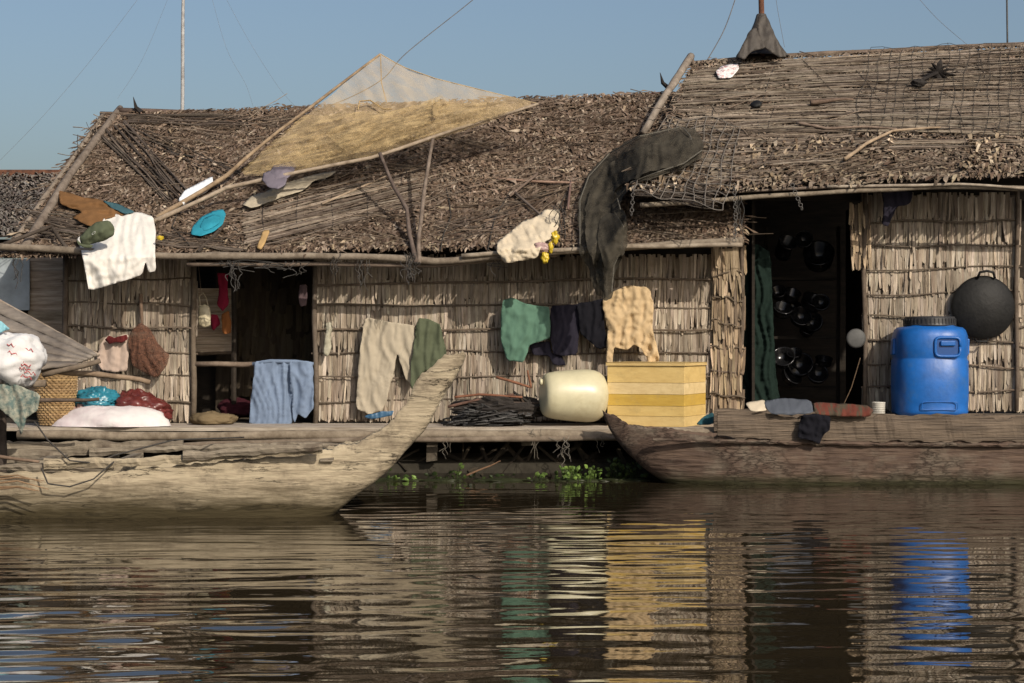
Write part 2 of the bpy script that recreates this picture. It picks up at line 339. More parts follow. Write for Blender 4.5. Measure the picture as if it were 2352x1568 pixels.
def battens(zs,x0,x1,Y,par,c=(.15,.118,.088)):
    for z in zs:
        mb=MB(); ex=U(0,.05); k=U(-.03,.03); mb.stick((x0-ex,Y-.032,z-.02+k),(x1+ex,Y-.032,z-.02-k),U(.007,.011),bend=.05,seg=16,c=jc(c,.25))
        mk(mb,'wall_batten',m_stick,par)
def wall(u0,u1,v0,v1,Y,par,pal=palW,**k):
    mb=MB(); a=P(u0,v0,Y);b=P(u1,v1,Y)
    mb.box(((a.x+b.x)/2,Y+.03,(a.z+b.z)/2),(b.x-a.x,.02,a.z-b.z),c=(.14,.11,.085))
    zs,x0,x1=wallp(mb,u0,u1,v0,v1,Y,pal,**k); mk(mb,'wall',m_wall,par); battens(zs[1:-1],x0,x1,Y,par)
wall(722,1645,590,968,0,H)
wall(152,445,585,970,0,H)
wall(1640,1700,570,960,-.05,H,pal=palWb,edge=.06,out=.04)
for u,v0,v1,r_ in ((445,600,972,.03),(722,600,972,.028),(150,590,972,.03),(1645,580,968,.02)):
    mb=MB(); a=P(u,v0,-.04);b=P(u+U(-4,4),v1,-.04); mb.stick(a,b,r_,r_*1.1,bend=.02,seg=8,c=jc((.17,.137,.105))); mk(mb,'post',m_woodv,H,smooth=True)
mb=MB(); wallp(mb,535,790,600,985,1.3,[(.10,.08,.055),(.07,.055,.04)],w=(.05,.09)); a=P(535,560,1.3);b=P(770,990,1.3); mb.box(((a.x+b.x)/2,1.36,1.5),(b.x-a.x+.4,.03,2.2),c=(.05,.04,.03)); mk(mb,'partition',m_wall,H)
mb=MB(); mb.stick(P(537,610,.6),P(538,975,.6),.03,c=(.04,.032,.025)); mk(mb,'post',m_woodv,H)
mb=MB()
for i in range(8):
    a=P(490,808,.8); mb.box((a.x,.8-.004*(i%2),a.z+.04+i*.087),(.46,.018,.083),c=jc((.6,.5,.4),.12),rx=.06)
mk(mb,'siding',m_wood,H)
mb=MB(); a=P(500,812,.82); mb.stick((a.x-.25,.72,a.z),(a.x+.2,.72,a.z+.01),.018,c=(.12,.09,.065)); mk(mb,'rail',m_stick,H)
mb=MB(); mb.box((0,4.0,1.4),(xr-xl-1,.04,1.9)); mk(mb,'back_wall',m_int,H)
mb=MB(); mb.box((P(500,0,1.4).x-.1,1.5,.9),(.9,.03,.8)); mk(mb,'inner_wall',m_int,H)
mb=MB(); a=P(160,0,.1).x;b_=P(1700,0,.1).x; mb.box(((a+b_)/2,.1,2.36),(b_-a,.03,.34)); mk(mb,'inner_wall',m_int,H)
mb=MB(); mb.stick(P(448,836,-.03),P(724,838,-.03),.028,bend=.02,c=(.22,.17,.13)); mk(mb,'rail',m_stick,H,smooth=True)
longlog('eave_pole',[P(-10,566,-.72),P(190,577,-.72),P(430,590,-.72),P(700,586,-.72),P(1000,598,-.72),P(1300,576,-.72),P(1708,552,-.72)],.036,(.24,.2,.155),H,sub=8)
longlog('eave_pole',[P(430,606,-.66),P(700,607,-.66),P(1000,608,-.66),P(1280,585,-.66)],.022,(.18,.14,.11),H)
longlog('eave_pole',[P(1060,588,-.76),P(1400,567,-.76),P(1705,562,-.76)],.022,(.32,.27,.21),H)
def pole(name,pts,r0,r1,c,parent=None,mat=m_stick,n=8,**k):
    mb=MB(); pp=[]; sd=U(0,99)
    for i in range(len(pts)-1):
        for j in range(6): pp.append(Vector(pts[i]).lerp(Vector(pts[i+1]),j/6)+noise.noise_vector(Vector((sd,i+j/6,0)))*r0*.6)
    pp.append(Vector(pts[-1])); m=len(pp); mb.tube(pp,[(r0+(r1-r0)*i/(m-1))*(1+.22*noise.noise(Vector((sd,i*.9,3)))) for i in range(m)],n,c)
    return mk(mb,name,mat,parent,smooth=True,**k)
pole('gable_pole',[roofM(278,246,.06),roofM(160,400,.14),roofM(48,580,.1)],.038,.05,(.2,.165,.135),H)
pole('gable_pole',[roofM(238,262,.02),roofM(120,430,.06),roofM(12,585,.05)],.028,.032,(.24,.2,.16),H)
pole('gable_pole',[P(10,560,-.70),P(120,520,-.5),P(155,570,-.70)],.02,.02,DK,H)
pole('ridge_pole',[P(230,262,1.98),P(480,270,1.98),P(700,266,1.95)],.03,.03,(.12,.09,.07),H)
pole('ridge_pole',[P(270,252,2.0),P(700,262,2.0),P(1000,262,2.0),P(1250,240,2.0),P(1560,216,2.0)],.035,.03,(.15,.11,.09),H)
pole('ridge_pole',[P(1120,248,1.95),P(1300,232,1.95),P(1520,214,1.95)],.02,.02,(.10,.05,.045),H)
for u,v,Y_ in ((312,252,1.95),(1522,196,1.95)):
    mb=MB(); mb.tube([P(u+14,v+6,Y_),P(u,v-6,Y_),P(u-6,v-30,Y_)],[.07,.055,.006],6,(.03,.026,.024),flat=.4); mk(mb,'ridge_horn',m_woodv,H)
def mat(name,mp,c00,c10,c11,c01,n,o=.11,r=.008,pal=(GR,LG,(.14,.11,.088)),label='',cross=0,jit=.02,cat='stick mat',ends=12):
    mb=MB()
    for i in range(n):
        t=(i+U(-.4,.4))/max(1,n-1); sh=U(0,.25) if R()<.25 else 0; sh2=U(0,.3) if R()<.25 else 0
        a=(c00[0]+(c01[0]-c00[0])*t+U(-ends,ends),c00[1]+(c01[1]-c00[1])*t); b=(c10[0]+(c11[0]-c10[0])*t+U(-ends,ends),c10[1]+(c11[1]-c10[1])*t)
        a2=(a[0]+(b[0]-a[0])*sh,a[1]+(b[1]-a[1])*sh); b2=(b[0]-(b[0]-a[0])*sh2,b[1]-(b[1]-a[1])*sh2)
        j=U(-1,1)*4
        pa=mp(*a2,o+U(0,jit)); pb=mp(b2[0],b2[1]+j,o+U(0,jit))
        mb.stick(pa,pb,r*U(.6,1.25),r*U(.5,1),bend=.04,seg=8,n=5,c=jc(random.choice(pal),.25))
    for i in range(cross):
        t=(i+.5)/cross
        a=(c00[0]+(c10[0]-c00[0])*t,c00[1]+(c10[1]-c00[1])*t); b=(c01[0]+(c11[0]-c01[0])*t,c01[1]+(c11[1]-c01[1])*t)
        mb.stick(mp(*a,o+.03),mp(*b,o+.03),.004,c=(.06,.05,.045),n=4,bend=.03)
    return mk(mb,name,m_stick,None,label=label,cat=cat,group='stick fish-trap mats on the roofs')
DKp=(DK,(.1,.08,.065),(.14,.115,.095))
L1='bundle of thin weathered sticks laid flat on thatched roof'
mat('stick_mat',roofM,(215,300),(385,458),(440,452),(292,278),16,pal=DKp,r=.012,label='dark diagonal stick bundle on thatched roof',cross=2)
mat('stick_mat',roofM,(565,478),(960,372),(965,470),(565,568),60,label=L1,cross=5,r=.007)
mat('stick_mat',roofM,(900,365),(1100,300),(1095,340),(905,420),26,pal=DKp,label='dark stick mat on thatch near net frame',cross=3)
mat('stick_mat',roofM,(285,262),(690,272),(640,292),(300,282),11,pal=DKp,r=.01,label='long dark sticks lying below roof ridge')
mat('stick_mat',roofM,(300,285),(560,395),(540,410),(280,310),6,pal=DKp,r=.009,label='dark sticks lying diagonally over thatch')
mat('stick_mat',roofM,(80,480),(215,512),(230,560),(60,540),20,pal=DKp,r=.01,label='loose dark sticks by the gable corner')
mat('stick_mat',roofM,(370,530),(560,560),(560,575),(360,560),10,pal=DKp,r=.009,label='loose sticks just above the eave')
mat('stick_mat',roofM,(1130,300),(1480,228),(1500,262),(1160,345),18,r=.006,label='thin sticks scattered on brown thatch')
mat('stick_mat',roofM,(1000,430),(1330,330),(1340,350),(1010,450),7,r=.006,label='few loose sticks lying across thatch')
mat('stick_mat',roofM,(960,372),(1120,330),(1110,420),(965,470),16,r=.006,label='thin grey sticks on thatch beside prop branches')
mat('stick_mat',roofM,(1010,520),(1250,440),(1260,500),(1010,560),9,r=.005,pal=DKp,label='few fine twigs strewn over thatch')
def roofcord(mp,pts,r=.006,c=(.05,.045,.04),label='dark cord lying across the thatch'):
    mb=MB(); pp=[]; sd=U(0,99)
    for i in range(len(pts)-1):
        for k in range(8):
            t=k/8; u=pts[i][0]+(pts[i+1][0]-pts[i][0])*t; v=pts[i][1]+(pts[i+1][1]-pts[i][1])*t
            pp.append(mp(u+9*noise.noise(Vector((sd,i+t,0))),v+9*noise.noise(Vector((sd,i+t,5))),.12))
    mb.tube(pp,r,5,c); mk(mb,'loose_cord',m_rope,label=label,cat='cord',group='cords lying on the roofs')
roofcord(roofM,[(1270,310),(1180,420),(1140,500),(1120,585)]); roofcord(roofM,[(1330,380),(1290,470),(1300,560)]); roofcord(roofM,[(700,300),(640,330),(600,345)])
roofcord(roofM,[(330,300),(400,350),(520,375),(600,400)],.008); roofcord(roofM,[(1060,280),(1020,400),(1035,500),(1010,585)]); roofcord(roofM,[(420,470),(395,520),(440,570)])
roofcord(roofR,[(1780,150),(1740,260),(1760,400)]); roofcord(roofR,[(1700,300),(1840,350),(1950,330),(2100,340)]); roofcord(roofR,[(1990,120),(1980,230),(1940,330)],.005)
# ---------------------------------------------------------------- right house
H2=E('thatched_house',P(2020,950,1.5),'taller thatched house with open dark doorway and stick-covered roof','house','thatched floating houses')
mb=MB(); mb.add([p-Vector((0,0,.03)) for p in RE],[(0,1,2,3)]); mb.add([p-Vector((0,0,.03)) for p in (RE[3],RE[2],Vector((RE[1].x,5.2,2.9)),Vector((RE[0].x,5.2,2.9)))],[(0,1,2,3)]); mk(mb,'roof_underlay',m_dark,H2)
mb=MB(); thatch(mb,RE,46,270,palR+palM[:2],lift=.022,ribs=260)
thatch(mb,RE,12,240,palF+palR+palM[:3],L=(.09,.22),Wd=(.009,.028),lift=.08,ang=.55,t0=.0,t1=.30,gap=.2)
mk(mb,'roof',m_thatch,H2)
wall(1985,2335,448,945,0,H2)
wall(2335,2480,640,945,0,H2)
mb=MB(); wallp(mb,1962,1990,470,620,-.03,palWb,edge=.05,out=.05); mk(mb,'wall_fringe',m_wall,H2)
mb=MB(); xa=P(1702,900,0).x; mb.box(((xa+xr)/2,1.75,.58),(xr-xa,4.6,.08),c=(.12,.1,.08)); mk(mb,'floor',m_wood,H2)
for u,v0,v1 in ((1985,440,950),(1704,450,950),(2335,430,945)):
    mb=MB(); mb.stick(P(u,v0,-.05),P(u,v1,-.05),.024,bend=.03,seg=8,c=(.14,.11,.085)); mk(mb,'post',m_woodv,H2,smooth=True)
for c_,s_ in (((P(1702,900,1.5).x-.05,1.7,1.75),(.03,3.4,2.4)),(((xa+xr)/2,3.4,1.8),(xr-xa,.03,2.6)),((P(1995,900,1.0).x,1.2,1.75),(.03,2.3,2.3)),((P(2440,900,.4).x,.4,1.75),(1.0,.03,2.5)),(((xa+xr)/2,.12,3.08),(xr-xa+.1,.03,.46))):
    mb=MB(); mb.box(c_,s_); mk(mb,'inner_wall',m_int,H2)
longlog('eave_pole',[P(1470,470,-.76),P(1650,457,-.76),P(1900,442,-.78),P(2100,430,-.78),P(2480,432,-.78)],.024,(.25,.21,.16),H2)
longlog('eave_pole',[P(1900,428,-.8),P(2200,424,-.82),P(2480,436,-.82)],.014,(.35,.3,.24),H2)
longlog('eave_pole',[P(1650,442,-.74),P(1900,430,-.76),P(2050,436,-.76)],.014,(.2,.16,.13),H2)
pole('ridge_pole',[P(1585,146,2.3),P(1900,124,2.3),P(2100,112,2.3),P(2480,98,2.3)],.03,.03,(.17,.13,.1),H2)
L2='weathered grey sticks spread over thatched roof'
mat('stick_mat',roofR,(1790,138),(2400,103),(2400,310),(1965,300),125,r=.0085,label='large grey stick mat covering the tall roof',cross=6,ends=30)
mat('stick_mat',roofR,(1600,160),(1815,142),(1990,225),(1545,240),44,label=L2,ends=25)
mat('stick_mat',roofR,(1570,245),(1990,228),(1960,305),(1560,308),42,label=L2,cross=3,ends=25)
mat('stick_mat',roofR,(1620,312),(1960,300),(1930,370),(1600,385),32,label=L2,cross=3,ends=30)
mat('stick_mat',roofR,(1500,392),(1640,430),(1640,478),(1450,446),26,pal=DKp,label='dark stick mat hanging over the eave',cross=4)
mat('stick_mat',roofR,(1640,392),(1790,398),(1770,420),(1640,418),12,label='short sticks above the eave')
mat('stick_mat',roofR,(1930,318),(2400,318),(2400,330),(1940,345),10,label='thin sticks lying above the frayed eave',ends=30)
def gridnet(name,mp,c00,c10,c11,c01,nx,ny,o,label,r=.003,c=(.05,.045,.04)):
    mb=MB()
    def pt(s,t):
        a=(c00[0]+(c10[0]-c00[0])*s,c00[1]+(c10[1]-c00[1])*s); b=(c01[0]+(c11[0]-c01[0])*s,c01[1]+(c11[1]-c01[1])*s)
        u=a[0]+(b[0]-a[0])*t;v=a[1]+(b[1]-a[1])*t
        u+=14*noise.noise(Vector((u*.02,v*.02,1)));v+=14*noise.noise(Vector((u*.02,v*.02,7)))
        return mp(u,v,o+.03*noise.noise(Vector((u*.01,v*.01,3))))
    for i in range(nx+1): mb.tube([pt(i/nx,j/12) for j in range(13)],r,4,c)
    for i in range(ny+1): mb.tube([pt(j/20,i/ny) for j in range(21)],r,4,c)
    return mk(mb,name,m_rope,None,label=label,cat='net')
gridnet('fishing_net',roofR,(2000,112),(2400,95),(2400,310),(1960,320),16,9,.18,'coarse dark square-mesh net spread over roof')
gridnet('fishing_net',roofR,(1530,260),(1700,290),(1660,480),(1450,440),9,11,.2,'coarse grey net draped over roof corner',r=.0055,c=(.17,.15,.13))
# ---------------------------------------------------------------- background house
B=E('wooden_house',P(60,900,2.5),'wooden plank house with old thatch and rusty ridge','house')
q=(P(-300,545,1.2),P(150,535,1.2),P(150,398,4),P(-300,392,4))
mb=MB(); mb.add([p-Vector((0,0,.03)) for p in q],[(0,1,2,3)]); mk(mb,'roof_underlay',m_dark,B)
mb=MB(); thatch(mb,q,28,110,[(.16,.145,.13),(.22,.2,.18),(.12,.1,.09)],L=(.1,.2),lift=.03,ang=.2); mk(mb,'roof',m_thatch,B)
mb=MB(); mb.box(P(-70,400,4),(2.4,.3,.09)); o=mk(mb,'ridge_cap',m_rust,B)
mb=MB()
za=P(0,590,1.0).z
i=0;z=.6
x0=P(66,0,1.0).x;x1=P(156,0,1.0).x
while z<za: mb.box(((x0+x1)/2+.2,1.0-.006*(i%2),z+.055),(x1-x0+.4,.02,.118),c=jc((.48,.39,.30),.15),rx=.12); z+=.11;i+=1
mk(mb,'siding',m_wood,B)
mb=MB(); a=P(-200,595,.97); b=P(70,712,.97); mb.box(((a.x+b.x)/2,.94,(a.z+b.z)/2),(b.x-a.x,.02,a.z-b.z),c=(.48,.54,.58)); mk(mb,'metal_panel',M('pale_blue_metal',(.8,.8,.8),(.5,.5,.48),sc=3,rough=.6,vcol=True),B)
mb=MB(); mb.box((P(-70,0,1.6).x,1.62,1.2),(2.6,.04,1.9)); mk(mb,'wall',m_int,B)
mb=MB(); mb.box((P(30,0,1.3).x,1.42,P(0,570,1.4).z),(2.0,.06,.2)); mk(mb,'eave_board',m_int,B)
# ---------------------------------------------------------------- garments
def inside(p,poly):
    x,y=p;c=False;n=len(poly);j=n-1
    for i in range(n):
        xi,yi=poly[i];xj,yj=poly[j]
        if (yi>y)!=(yj>y) and x<(xj-xi)*(y-yi)/(yj-yi)+xi: c=not c
        j=i
    return c
def chaikin(pl,k=.22,it=1):
    for _ in range(it):
        o=[]
        for i in range(len(pl)):
            a=pl[i];b=pl[(i+1)%len(pl)]
            o.append((a[0]+(b[0]-a[0])*k,a[1]+(b[1]-a[1])*k)); o.append((a[0]+(b[0]-a[0])*(1-k),a[1]+(b[1]-a[1])*(1-k)))
        pl=o
    return pl
def garment(name,pl,mp,mtl,label=None,cat=None,step=4.2,fold=.03,fs=(.055,.008),sd=None,bulge=.004,th=.003,parent=None,fine=.4,rot=0,group=None,jag=0,em=2.0,f3a=.2):
    sd=U(0,90) if sd is None else sd
    pl=chaikin(pl,.12); bd=[]
    for i in range(len(pl)):
        a=pl[i];b=pl[(i+1)%len(pl)]; L=math.hypot(b[0]-a[0],b[1]-a[1]); n=max(1,int(L/step))
        for k in range(n):
            t=k/n; x=a[0]+(b[0]-a[0])*t; y=a[1]+(b[1]-a[1])*t
            bd.append((x+em*noise.noise(Vector((x*.07,y*.07,sd)))+U(-jag,jag),y+em*noise.noise(Vector((x*.07,y*.07,sd+20)))+U(-jag,jag)))
    pts=[Vector(p) for p in bd]; nb=len(pts); ba=np.array(bd)
    x0,y0=ba.min(0);x1,y1=ba.max(0); y=y0;r=0
    while y<y1:
        x=x0+(step/2 if r%2 else 0)
        while x<x1:
            if inside((x,y),bd) and np.min(np.hypot(ba[:,0]-x,ba[:,1]-y))>step*.55: pts.append(Vector((x,y)))
            x+=step
        y+=step*.87;r+=1
    res=geometry.delaunay_2d_cdt(pts,[],[list(range(nb))],1,1e-4)
    vs=[];cr,sr=math.cos(rot),math.sin(rot)
    for p in res[0]:
        u,v=p.x,p.y; dd=np.min(np.hypot(ba[:,0]-u,ba[:,1]-v))
        ur,vr=u*cr+v*sr,-u*sr+v*cr
        wq=noise.noise(Vector((u*.010,v*.010,sd+5)))*30
        f=1-2.4*abs(noise.noise(Vector(((ur+wq)*fs[0],vr*fs[1],sd))))
        f2=1-2.4*abs(noise.noise(Vector(((ur-wq)*fs[0]*2.0,vr*fs[1]*2.4,sd+9))))
        f3=1-2.4*abs(noise.noise(Vector((u*.05,v*.06,sd+19))))
        off=fold*(f+fine*f2+f3a*f3)+bulge*min(1,dd/25)
        vs.append(mp(u,v,off))
    fs_=[tuple(f) for f in res[2]]
    m=MB(); m.add(vs,fs_)
    return mk(m,name,mtl,parent,smooth=True,label=label,cat=cat,solid=th,group=group)
c_white=cloth('white_cotton',(.66,.635,.59),.88); c_cream=cloth('cream_cotton',(.56,.48,.36),.82); c_beige=cloth('beige_cotton',(.40,.35,.27),.8)
c_olive=cloth('olive_cotton',(.095,.11,.07)); c_green=cloth('green_cotton',(.10,.19,.14),.8); c_navy=cloth('navy_cotton',(.025,.023,.034)); c_blk=cloth('black_cotton',(.012,.012,.016))
c_jean=cloth('denim',(.19,.25,.36),.66,sc=3); c_brown=cloth('brown_cotton',(.17,.09,.04)); c_pink=cloth('pale_pink_cotton',(.46,.36,.30)); c_red=cloth('crimson_cotton',(.3,.025,.06))
c_cur=cloth('dark_green_curtain',(.013,.023,.019)); c_teal=cloth('teal_cotton',(.03,.24,.33)); c_purp=cloth('faded_purple_cotton',(.17,.15,.18)); c_tan=cloth('tan_cotton',(.50,.375,.225),.82)
garment('trousers',[(838,728),(890,738),(955,748),(952,800),(946,885),(930,868),(912,808),(906,850),(882,940),(850,952),(818,938),(822,850),(830,780)],flat(-.13),c_beige,'pale beige trousers hung against palm-leaf wall','trousers',fold=.024)
garment('shirt',[(962,728),(985,733),(1012,745),(1024,800),(1026,832),(990,845),(964,860),(945,897),(942,850),(950,790),(955,750)],flat(-.17),c_olive,'olive green shirt hung beside beige trousers','shirt',fold=.028)
garment('shirt',[(1153,690),(1175,683),(1210,697),(1245,703),(1263,705),(1264,775),(1240,783),(1215,793),(1204,832),(1165,828),(1152,790),(1150,730)],flat(-.22),c_green,'sea green shirt hung on wall batten','shirt',fold=.026,fs=(.035,.014),bulge=.02,rot=.3)
garment('shorts',[(1265,702),(1300,700),(1335,698),(1332,745),(1325,815),(1295,817),(1270,814),(1262,760)],flat(-.16),c_navy,'dark navy shorts hung on wall','shorts',fold=.025)
garment('shirt',[(1325,697),(1355,692),(1390,684),(1386,730),(1398,798),(1375,802),(1350,780),(1332,765)],flat(-.19),c_blk,'black shirt hung next to tan blouse','shirt',fold=.03)
garment('cloth',[(1215,790),(1262,782),(1268,812),(1290,815),(1300,840),(1270,838),(1262,818),(1222,814)],flat(-.12),c_navy,'dark cloth hanging below green shirt','cloth',fold=.02)
garment('blouse',[(1382,690),(1410,668),(1440,655),(1490,659),(1502,700),(1498,755),(1517,828),(1490,833),(1474,800),(1455,792),(1440,804),(1410,796),(1408,838),(1392,832),(1396,760),(1388,720)],flat(-.22),c_tan,'tan wrinkled blouse hung on wall','blouse',fold=.03,fs=(.06,.018),fine=.5,f3a=.5)
JN=E('jeans',P(645,978,-.1),'faded blue jeans draped over wooden rail','jeans')
garment('leg',[(585,829),(620,827),(680,830),(684,870),(680,930),(668,978),(620,979),(573,977),(576,920),(582,870)],flat(-.09),c_jean,parent=JN,fold=.03,fs=(.05,.004))
garment('leg',[(664,830),(700,829),(719,833),(721,935),(702,962),(684,950),(676,972),(668,930),(666,880)],flat(-.12),c_jean,parent=JN,fold=.03,fs=(.06,.012))
mb=MB(); mb.tube([P(580,836,-.10),P(620,829,-.11),P(680,830,-.11),P(720,836,-.11)],.02,8); mk(mb,'folded_top',c_jean,JN,smooth=True)
garment('shirt',[(240,500),(275,488),(320,487),(352,497),(358,530),(356,570),(358,622),(342,626),(335,600),(326,630),(300,640),(204,669),(196,620),(186,572),(176,548),(200,530)],lambda u,v,o:P(u,v,max(planeY(PLM,u,v)-.17,-.84)-o),c_white,'white shirt draped over the eave pole','shirt',fold=.035,fs=(.035,.009),bulge=.02,rot=-.1,em=1,f3a=.4)
CPE=E('cap',P(225,565,-.95),'crumpled olive cap resting on white shirt','cap')
garment('crown',[(182,545),(200,525),(225,508),(252,506),(264,522),(262,540),(240,553),(205,562),(188,566)],lambda u,v,o:P(u,v,-.90-o),c_olive,parent=CPE,fold=.015,bulge=.09,fs=(.05,.05))
garment('brim',[(176,550),(188,560),(215,562),(210,570),(190,568),(178,560)],lambda u,v,o:P(u,v,-.94-o),c_olive,parent=CPE,fold=.004,bulge=.01)
mb=MB(); c0=P(215,535,-1.015); mb.ring(c0,.02,.003,(0,-1,.1),n=20,k=4,sx=.45); mk(mb,'emblem',plastic('white_thread',(.6,.6,.58)),CPE)
garment('trousers',[(130,437),(150,440),(190,452),(250,462),(275,480),(305,488),(270,496),(245,502),(240,518),(205,520),(165,498),(190,486),(140,470)],lambda u,v,o:roofM(u,v,.17+o),c_brown,'rust brown trousers crumpled on thatch','trousers',fold=.04,fs=(.02,.06),bulge=.03)
garment('cloth',[(235,460),(270,468),(310,485),(290,492),(262,480)],lambda u,v,o:roofM(u,v,.22+o),cloth('dull_teal',(.05,.11,.13)),'dull teal cloth lying beside brown trousers','cloth',fold=.03,fs=(.04,.04))
garment('styrofoam_piece',[(410,462),(425,440),(455,425),(488,408),(490,424),(470,440),(440,455),(420,470)],lambda u,v,o:roofM(u,v,.16+o),plastic('white_foam',(.78,.8,.82),.9,.6),'white foam slab lying on thatch','foam piece',fold=.006,th=.04,em=.5)
HT=E('sun_hat',roofM(478,540,.15),'bright teal sun hat on thatched roof','hat')
garment('brim',[(438,538),(442,520),(462,498),(490,484),(512,480),(519,492),(512,515),(490,532),(462,542)],lambda u,v,o:roofM(u,v,.17+o),c_teal,parent=HT,fold=.008,fs=(.03,.03),bulge=.03,em=.5)
garment('crown',[(458,522),(468,502),(490,492),(506,496),(504,512),(486,524),(468,530)],lambda u,v,o:roofM(u,v,.19+o),c_teal,parent=HT,fold=.015,fs=(.05,.05),bulge=.07,em=.5)
mb=MB(); mb.stick(roofM(455,578,.12),roofM(520,512,.17),.02,.016,c=DK); mk(mb,'short_stick',m_stick,label='short dark stick lying under teal hat',cat='stick')
HP=E('hat',roofM(640,430,.2),'faded purple crumpled hat beside the net frame','hat')
garment('crown',[(618,398),(628,380),(650,372),(672,370),(682,382),(672,398),(655,412),(630,412)],lambda u,v,o:roofM(u,v,.75+o),c_purp,parent=HP,fold=.02,fs=(.06,.05),bulge=.08)
garment('brim',[(604,398),(618,390),(640,400),(660,410),(655,424),(638,434),(615,430),(604,415)],lambda u,v,o:roofM(u,v,.75+o),c_purp,parent=HP,fold=.02,fs=(.06,.05),bulge=.04)
garment('cloth',[(555,470),(580,448),(610,440),(640,425),(690,410),(735,398),(772,392),(760,405),(720,415),(700,435),(650,452),(615,465),(580,478)],lambda u,v,o:roofM(u,v,.2+o),c_beige,'crumpled beige cloth spread on thatch','cloth',fold=.035,fs=(.02,.07),bulge=.03,rot=-.3,f3a=.5)
garment('shirt',[(1140,575),(1142,555),(1175,530),(1200,508),(1232,498),(1255,480),(1285,483),(1284,520),(1270,545),(1245,560),(1235,590),(1200,598),(1160,605),(1150,590)],lambda u,v,o:P(u,v,max(planeY(PLM,u,v)-.18,-.84)-o),c_cream,'cream shirt crumpled over the eave','shirt',fold=.04,fs=(.05,.02),bulge=.02,rot=-.6,fine=.6,f3a=.5)
m_bagY=plastic('yellow_plastic_bag',(.58,.42,.03),.7,.35,.4); m_bagP=plastic('pink_plastic_bag',(.42,.28,.26),.7,.35,.4); m_bagR=plastic('red_plastic_bag',(.14,.03,.026),.5,.35,.5); m_bagB=plastic('cyan_plastic_bag',(.03,.20,.28),.6,.3,.5)
mb=MB(); mb.blob(P(1275,545,-.86),(.03,.025,.05),.6,3,fine=.35); mb.blob(P(1265,568,-.86),(.02,.02,.05),.5,9,fine=.3); mb.blob(P(1252,592,-.86),(.032,.03,.045),.6,6,fine=.35); mk(mb,'plastic_bag',m_bagY,smooth=True,label='yellow plastic bag snagged on eave pole',cat='plastic bag',group='plastic bags')
mb=MB(); mb.blob(P(1244,568,-.84),(.08,.03,.04),.5,13,fine=.3); mk(mb,'plastic_bag',m_bagP,smooth=True,label='pale pink plastic bag tucked by yellow bag',cat='plastic bag',group='plastic bags')
mb=MB(); mb.blob(P(368,546,-.72),(.03,.025,.02),.5,4,fine=.3); mk(mb,'plastic_bag',m_bagY,smooth=True,label='tiny yellow plastic scrap beside white shirt',cat='plastic bag',group='plastic bags')
m_chk=M('patterned_cotton',(.7,.68,.66),(.40,.2,.2),sc=22,rough=.9,p=(.42,.5))
garment('cloth',[(1643,162),(1660,150),(1695,146),(1698,158),(1680,178),(1650,180)],lambda u,v,o:roofR(u,v,.2+o),m_chk,'white patterned cloth on the tall roof','cloth',fold=.04,fs=(.05,.05))
garment('wood_scrap',[(590,570),(605,530),(620,530),(608,560),(600,572)],lambda u,v,o:roofM(u,v,.15+o),cloth('pale_wood',(.42,.28,.13)),'pale split wood scrap on thatch','wood piece',fold=.005,th=.02,em=.5)
garment('cloth',[(1210,275),(1230,262),(1255,266),(1250,276)],lambda u,v,o:roofM(u,v,.17+o),c_cream,'small cream rag on thatch','cloth',fold=.02)
mb=MB(); mb.lathe([(.001,.035),(.04,.032),(.06,.02),(.07,.0),(.05,-.01)],roofR(1738,240,.18),(-.2,-.5,.8),20,wob=.3); mk(mb,'pot_lid',m_soot,smooth=True,label='small dark metal lid on stick-covered roof',cat='lid')
mb=MB(); c0=roofR(2155,165,.3)  # dark star-shaped mesh in place of a shadow cast on the roof
for i in range(11):
    a=i/11*6.28+.3; L=U(.14,.24); mb.tube([c0,c0+Vector((math.cos(a)*L*.5,-.01,math.sin(a)*L*.38)),c0+Vector((math.cos(a)*L,.0,math.sin(a)*L*.6))],[.03,.034,.006],5,(.03,.026,.024),flat=.45)
mb.stick(c0,roofR(2105,190,.26),.02,.02,c=(.03,.026,.024)); mb.blob(roofR(2110,190,.26),(.08,.05,.045),.4,3,n=14,m=10,c=(.03,.026,.024)); mk(mb,'star_shadow_shape',m_stick,label='dark star shape standing in for a cast shadow on stick roof',cat='shadow stand-in')
# ---------------------------------------------------------------- yellow lift net
NT=E('lift_net',roofM(360,500,.12),'large ochre triangular lift net on pole frame','fishing net')
A=P(874,124,1.1); Bp=P(1236,238,.5); C=roofM(360,500,.1)
pole('net_pole',[C,roofM(520,402,.35),P(640,300,.75),A],.028,.014,(.33,.245,.16),NT)
pole('net_pole',[roofM(345,512,.05),P(520,430,-.05),P(850,362,-.05),P(1050,295,.15),Bp],.026,.014,(.38,.31,.235),NT)
pln=plane_from(A,Bp,P(545,398,.3))
def nm(u,v,o=0): return P(u,v,planeY(pln,u,v)-o)
garment('net_mesh',[(874,124),(905,142),(930,155),(1000,180),(1100,205),(1236,238),(1100,288),(850,362),(690,398),(545,405),(640,320),(740,235)],nm,m_netY2,parent=NT,step=9,fold=.03,fs=(.02,.005),bulge=.02,th=0,rot=-.3)
garment('net_mesh',[(545,400),(620,330),(700,262),(740,266),(780,260),(850,254),(900,256),(935,245),(975,238),(1010,217),(1030,232),(1048,238),(1120,234),(1215,238),(1100,288),(980,328),(850,360),(690,396)],lambda u,v,o:nm(u,v,.10+o),m_netY,parent=NT,step=5,fold=.085,fs=(.007,.05),bulge=.03,th=0,rot=-.23,label='sagging folded ochre net',fine=.6)
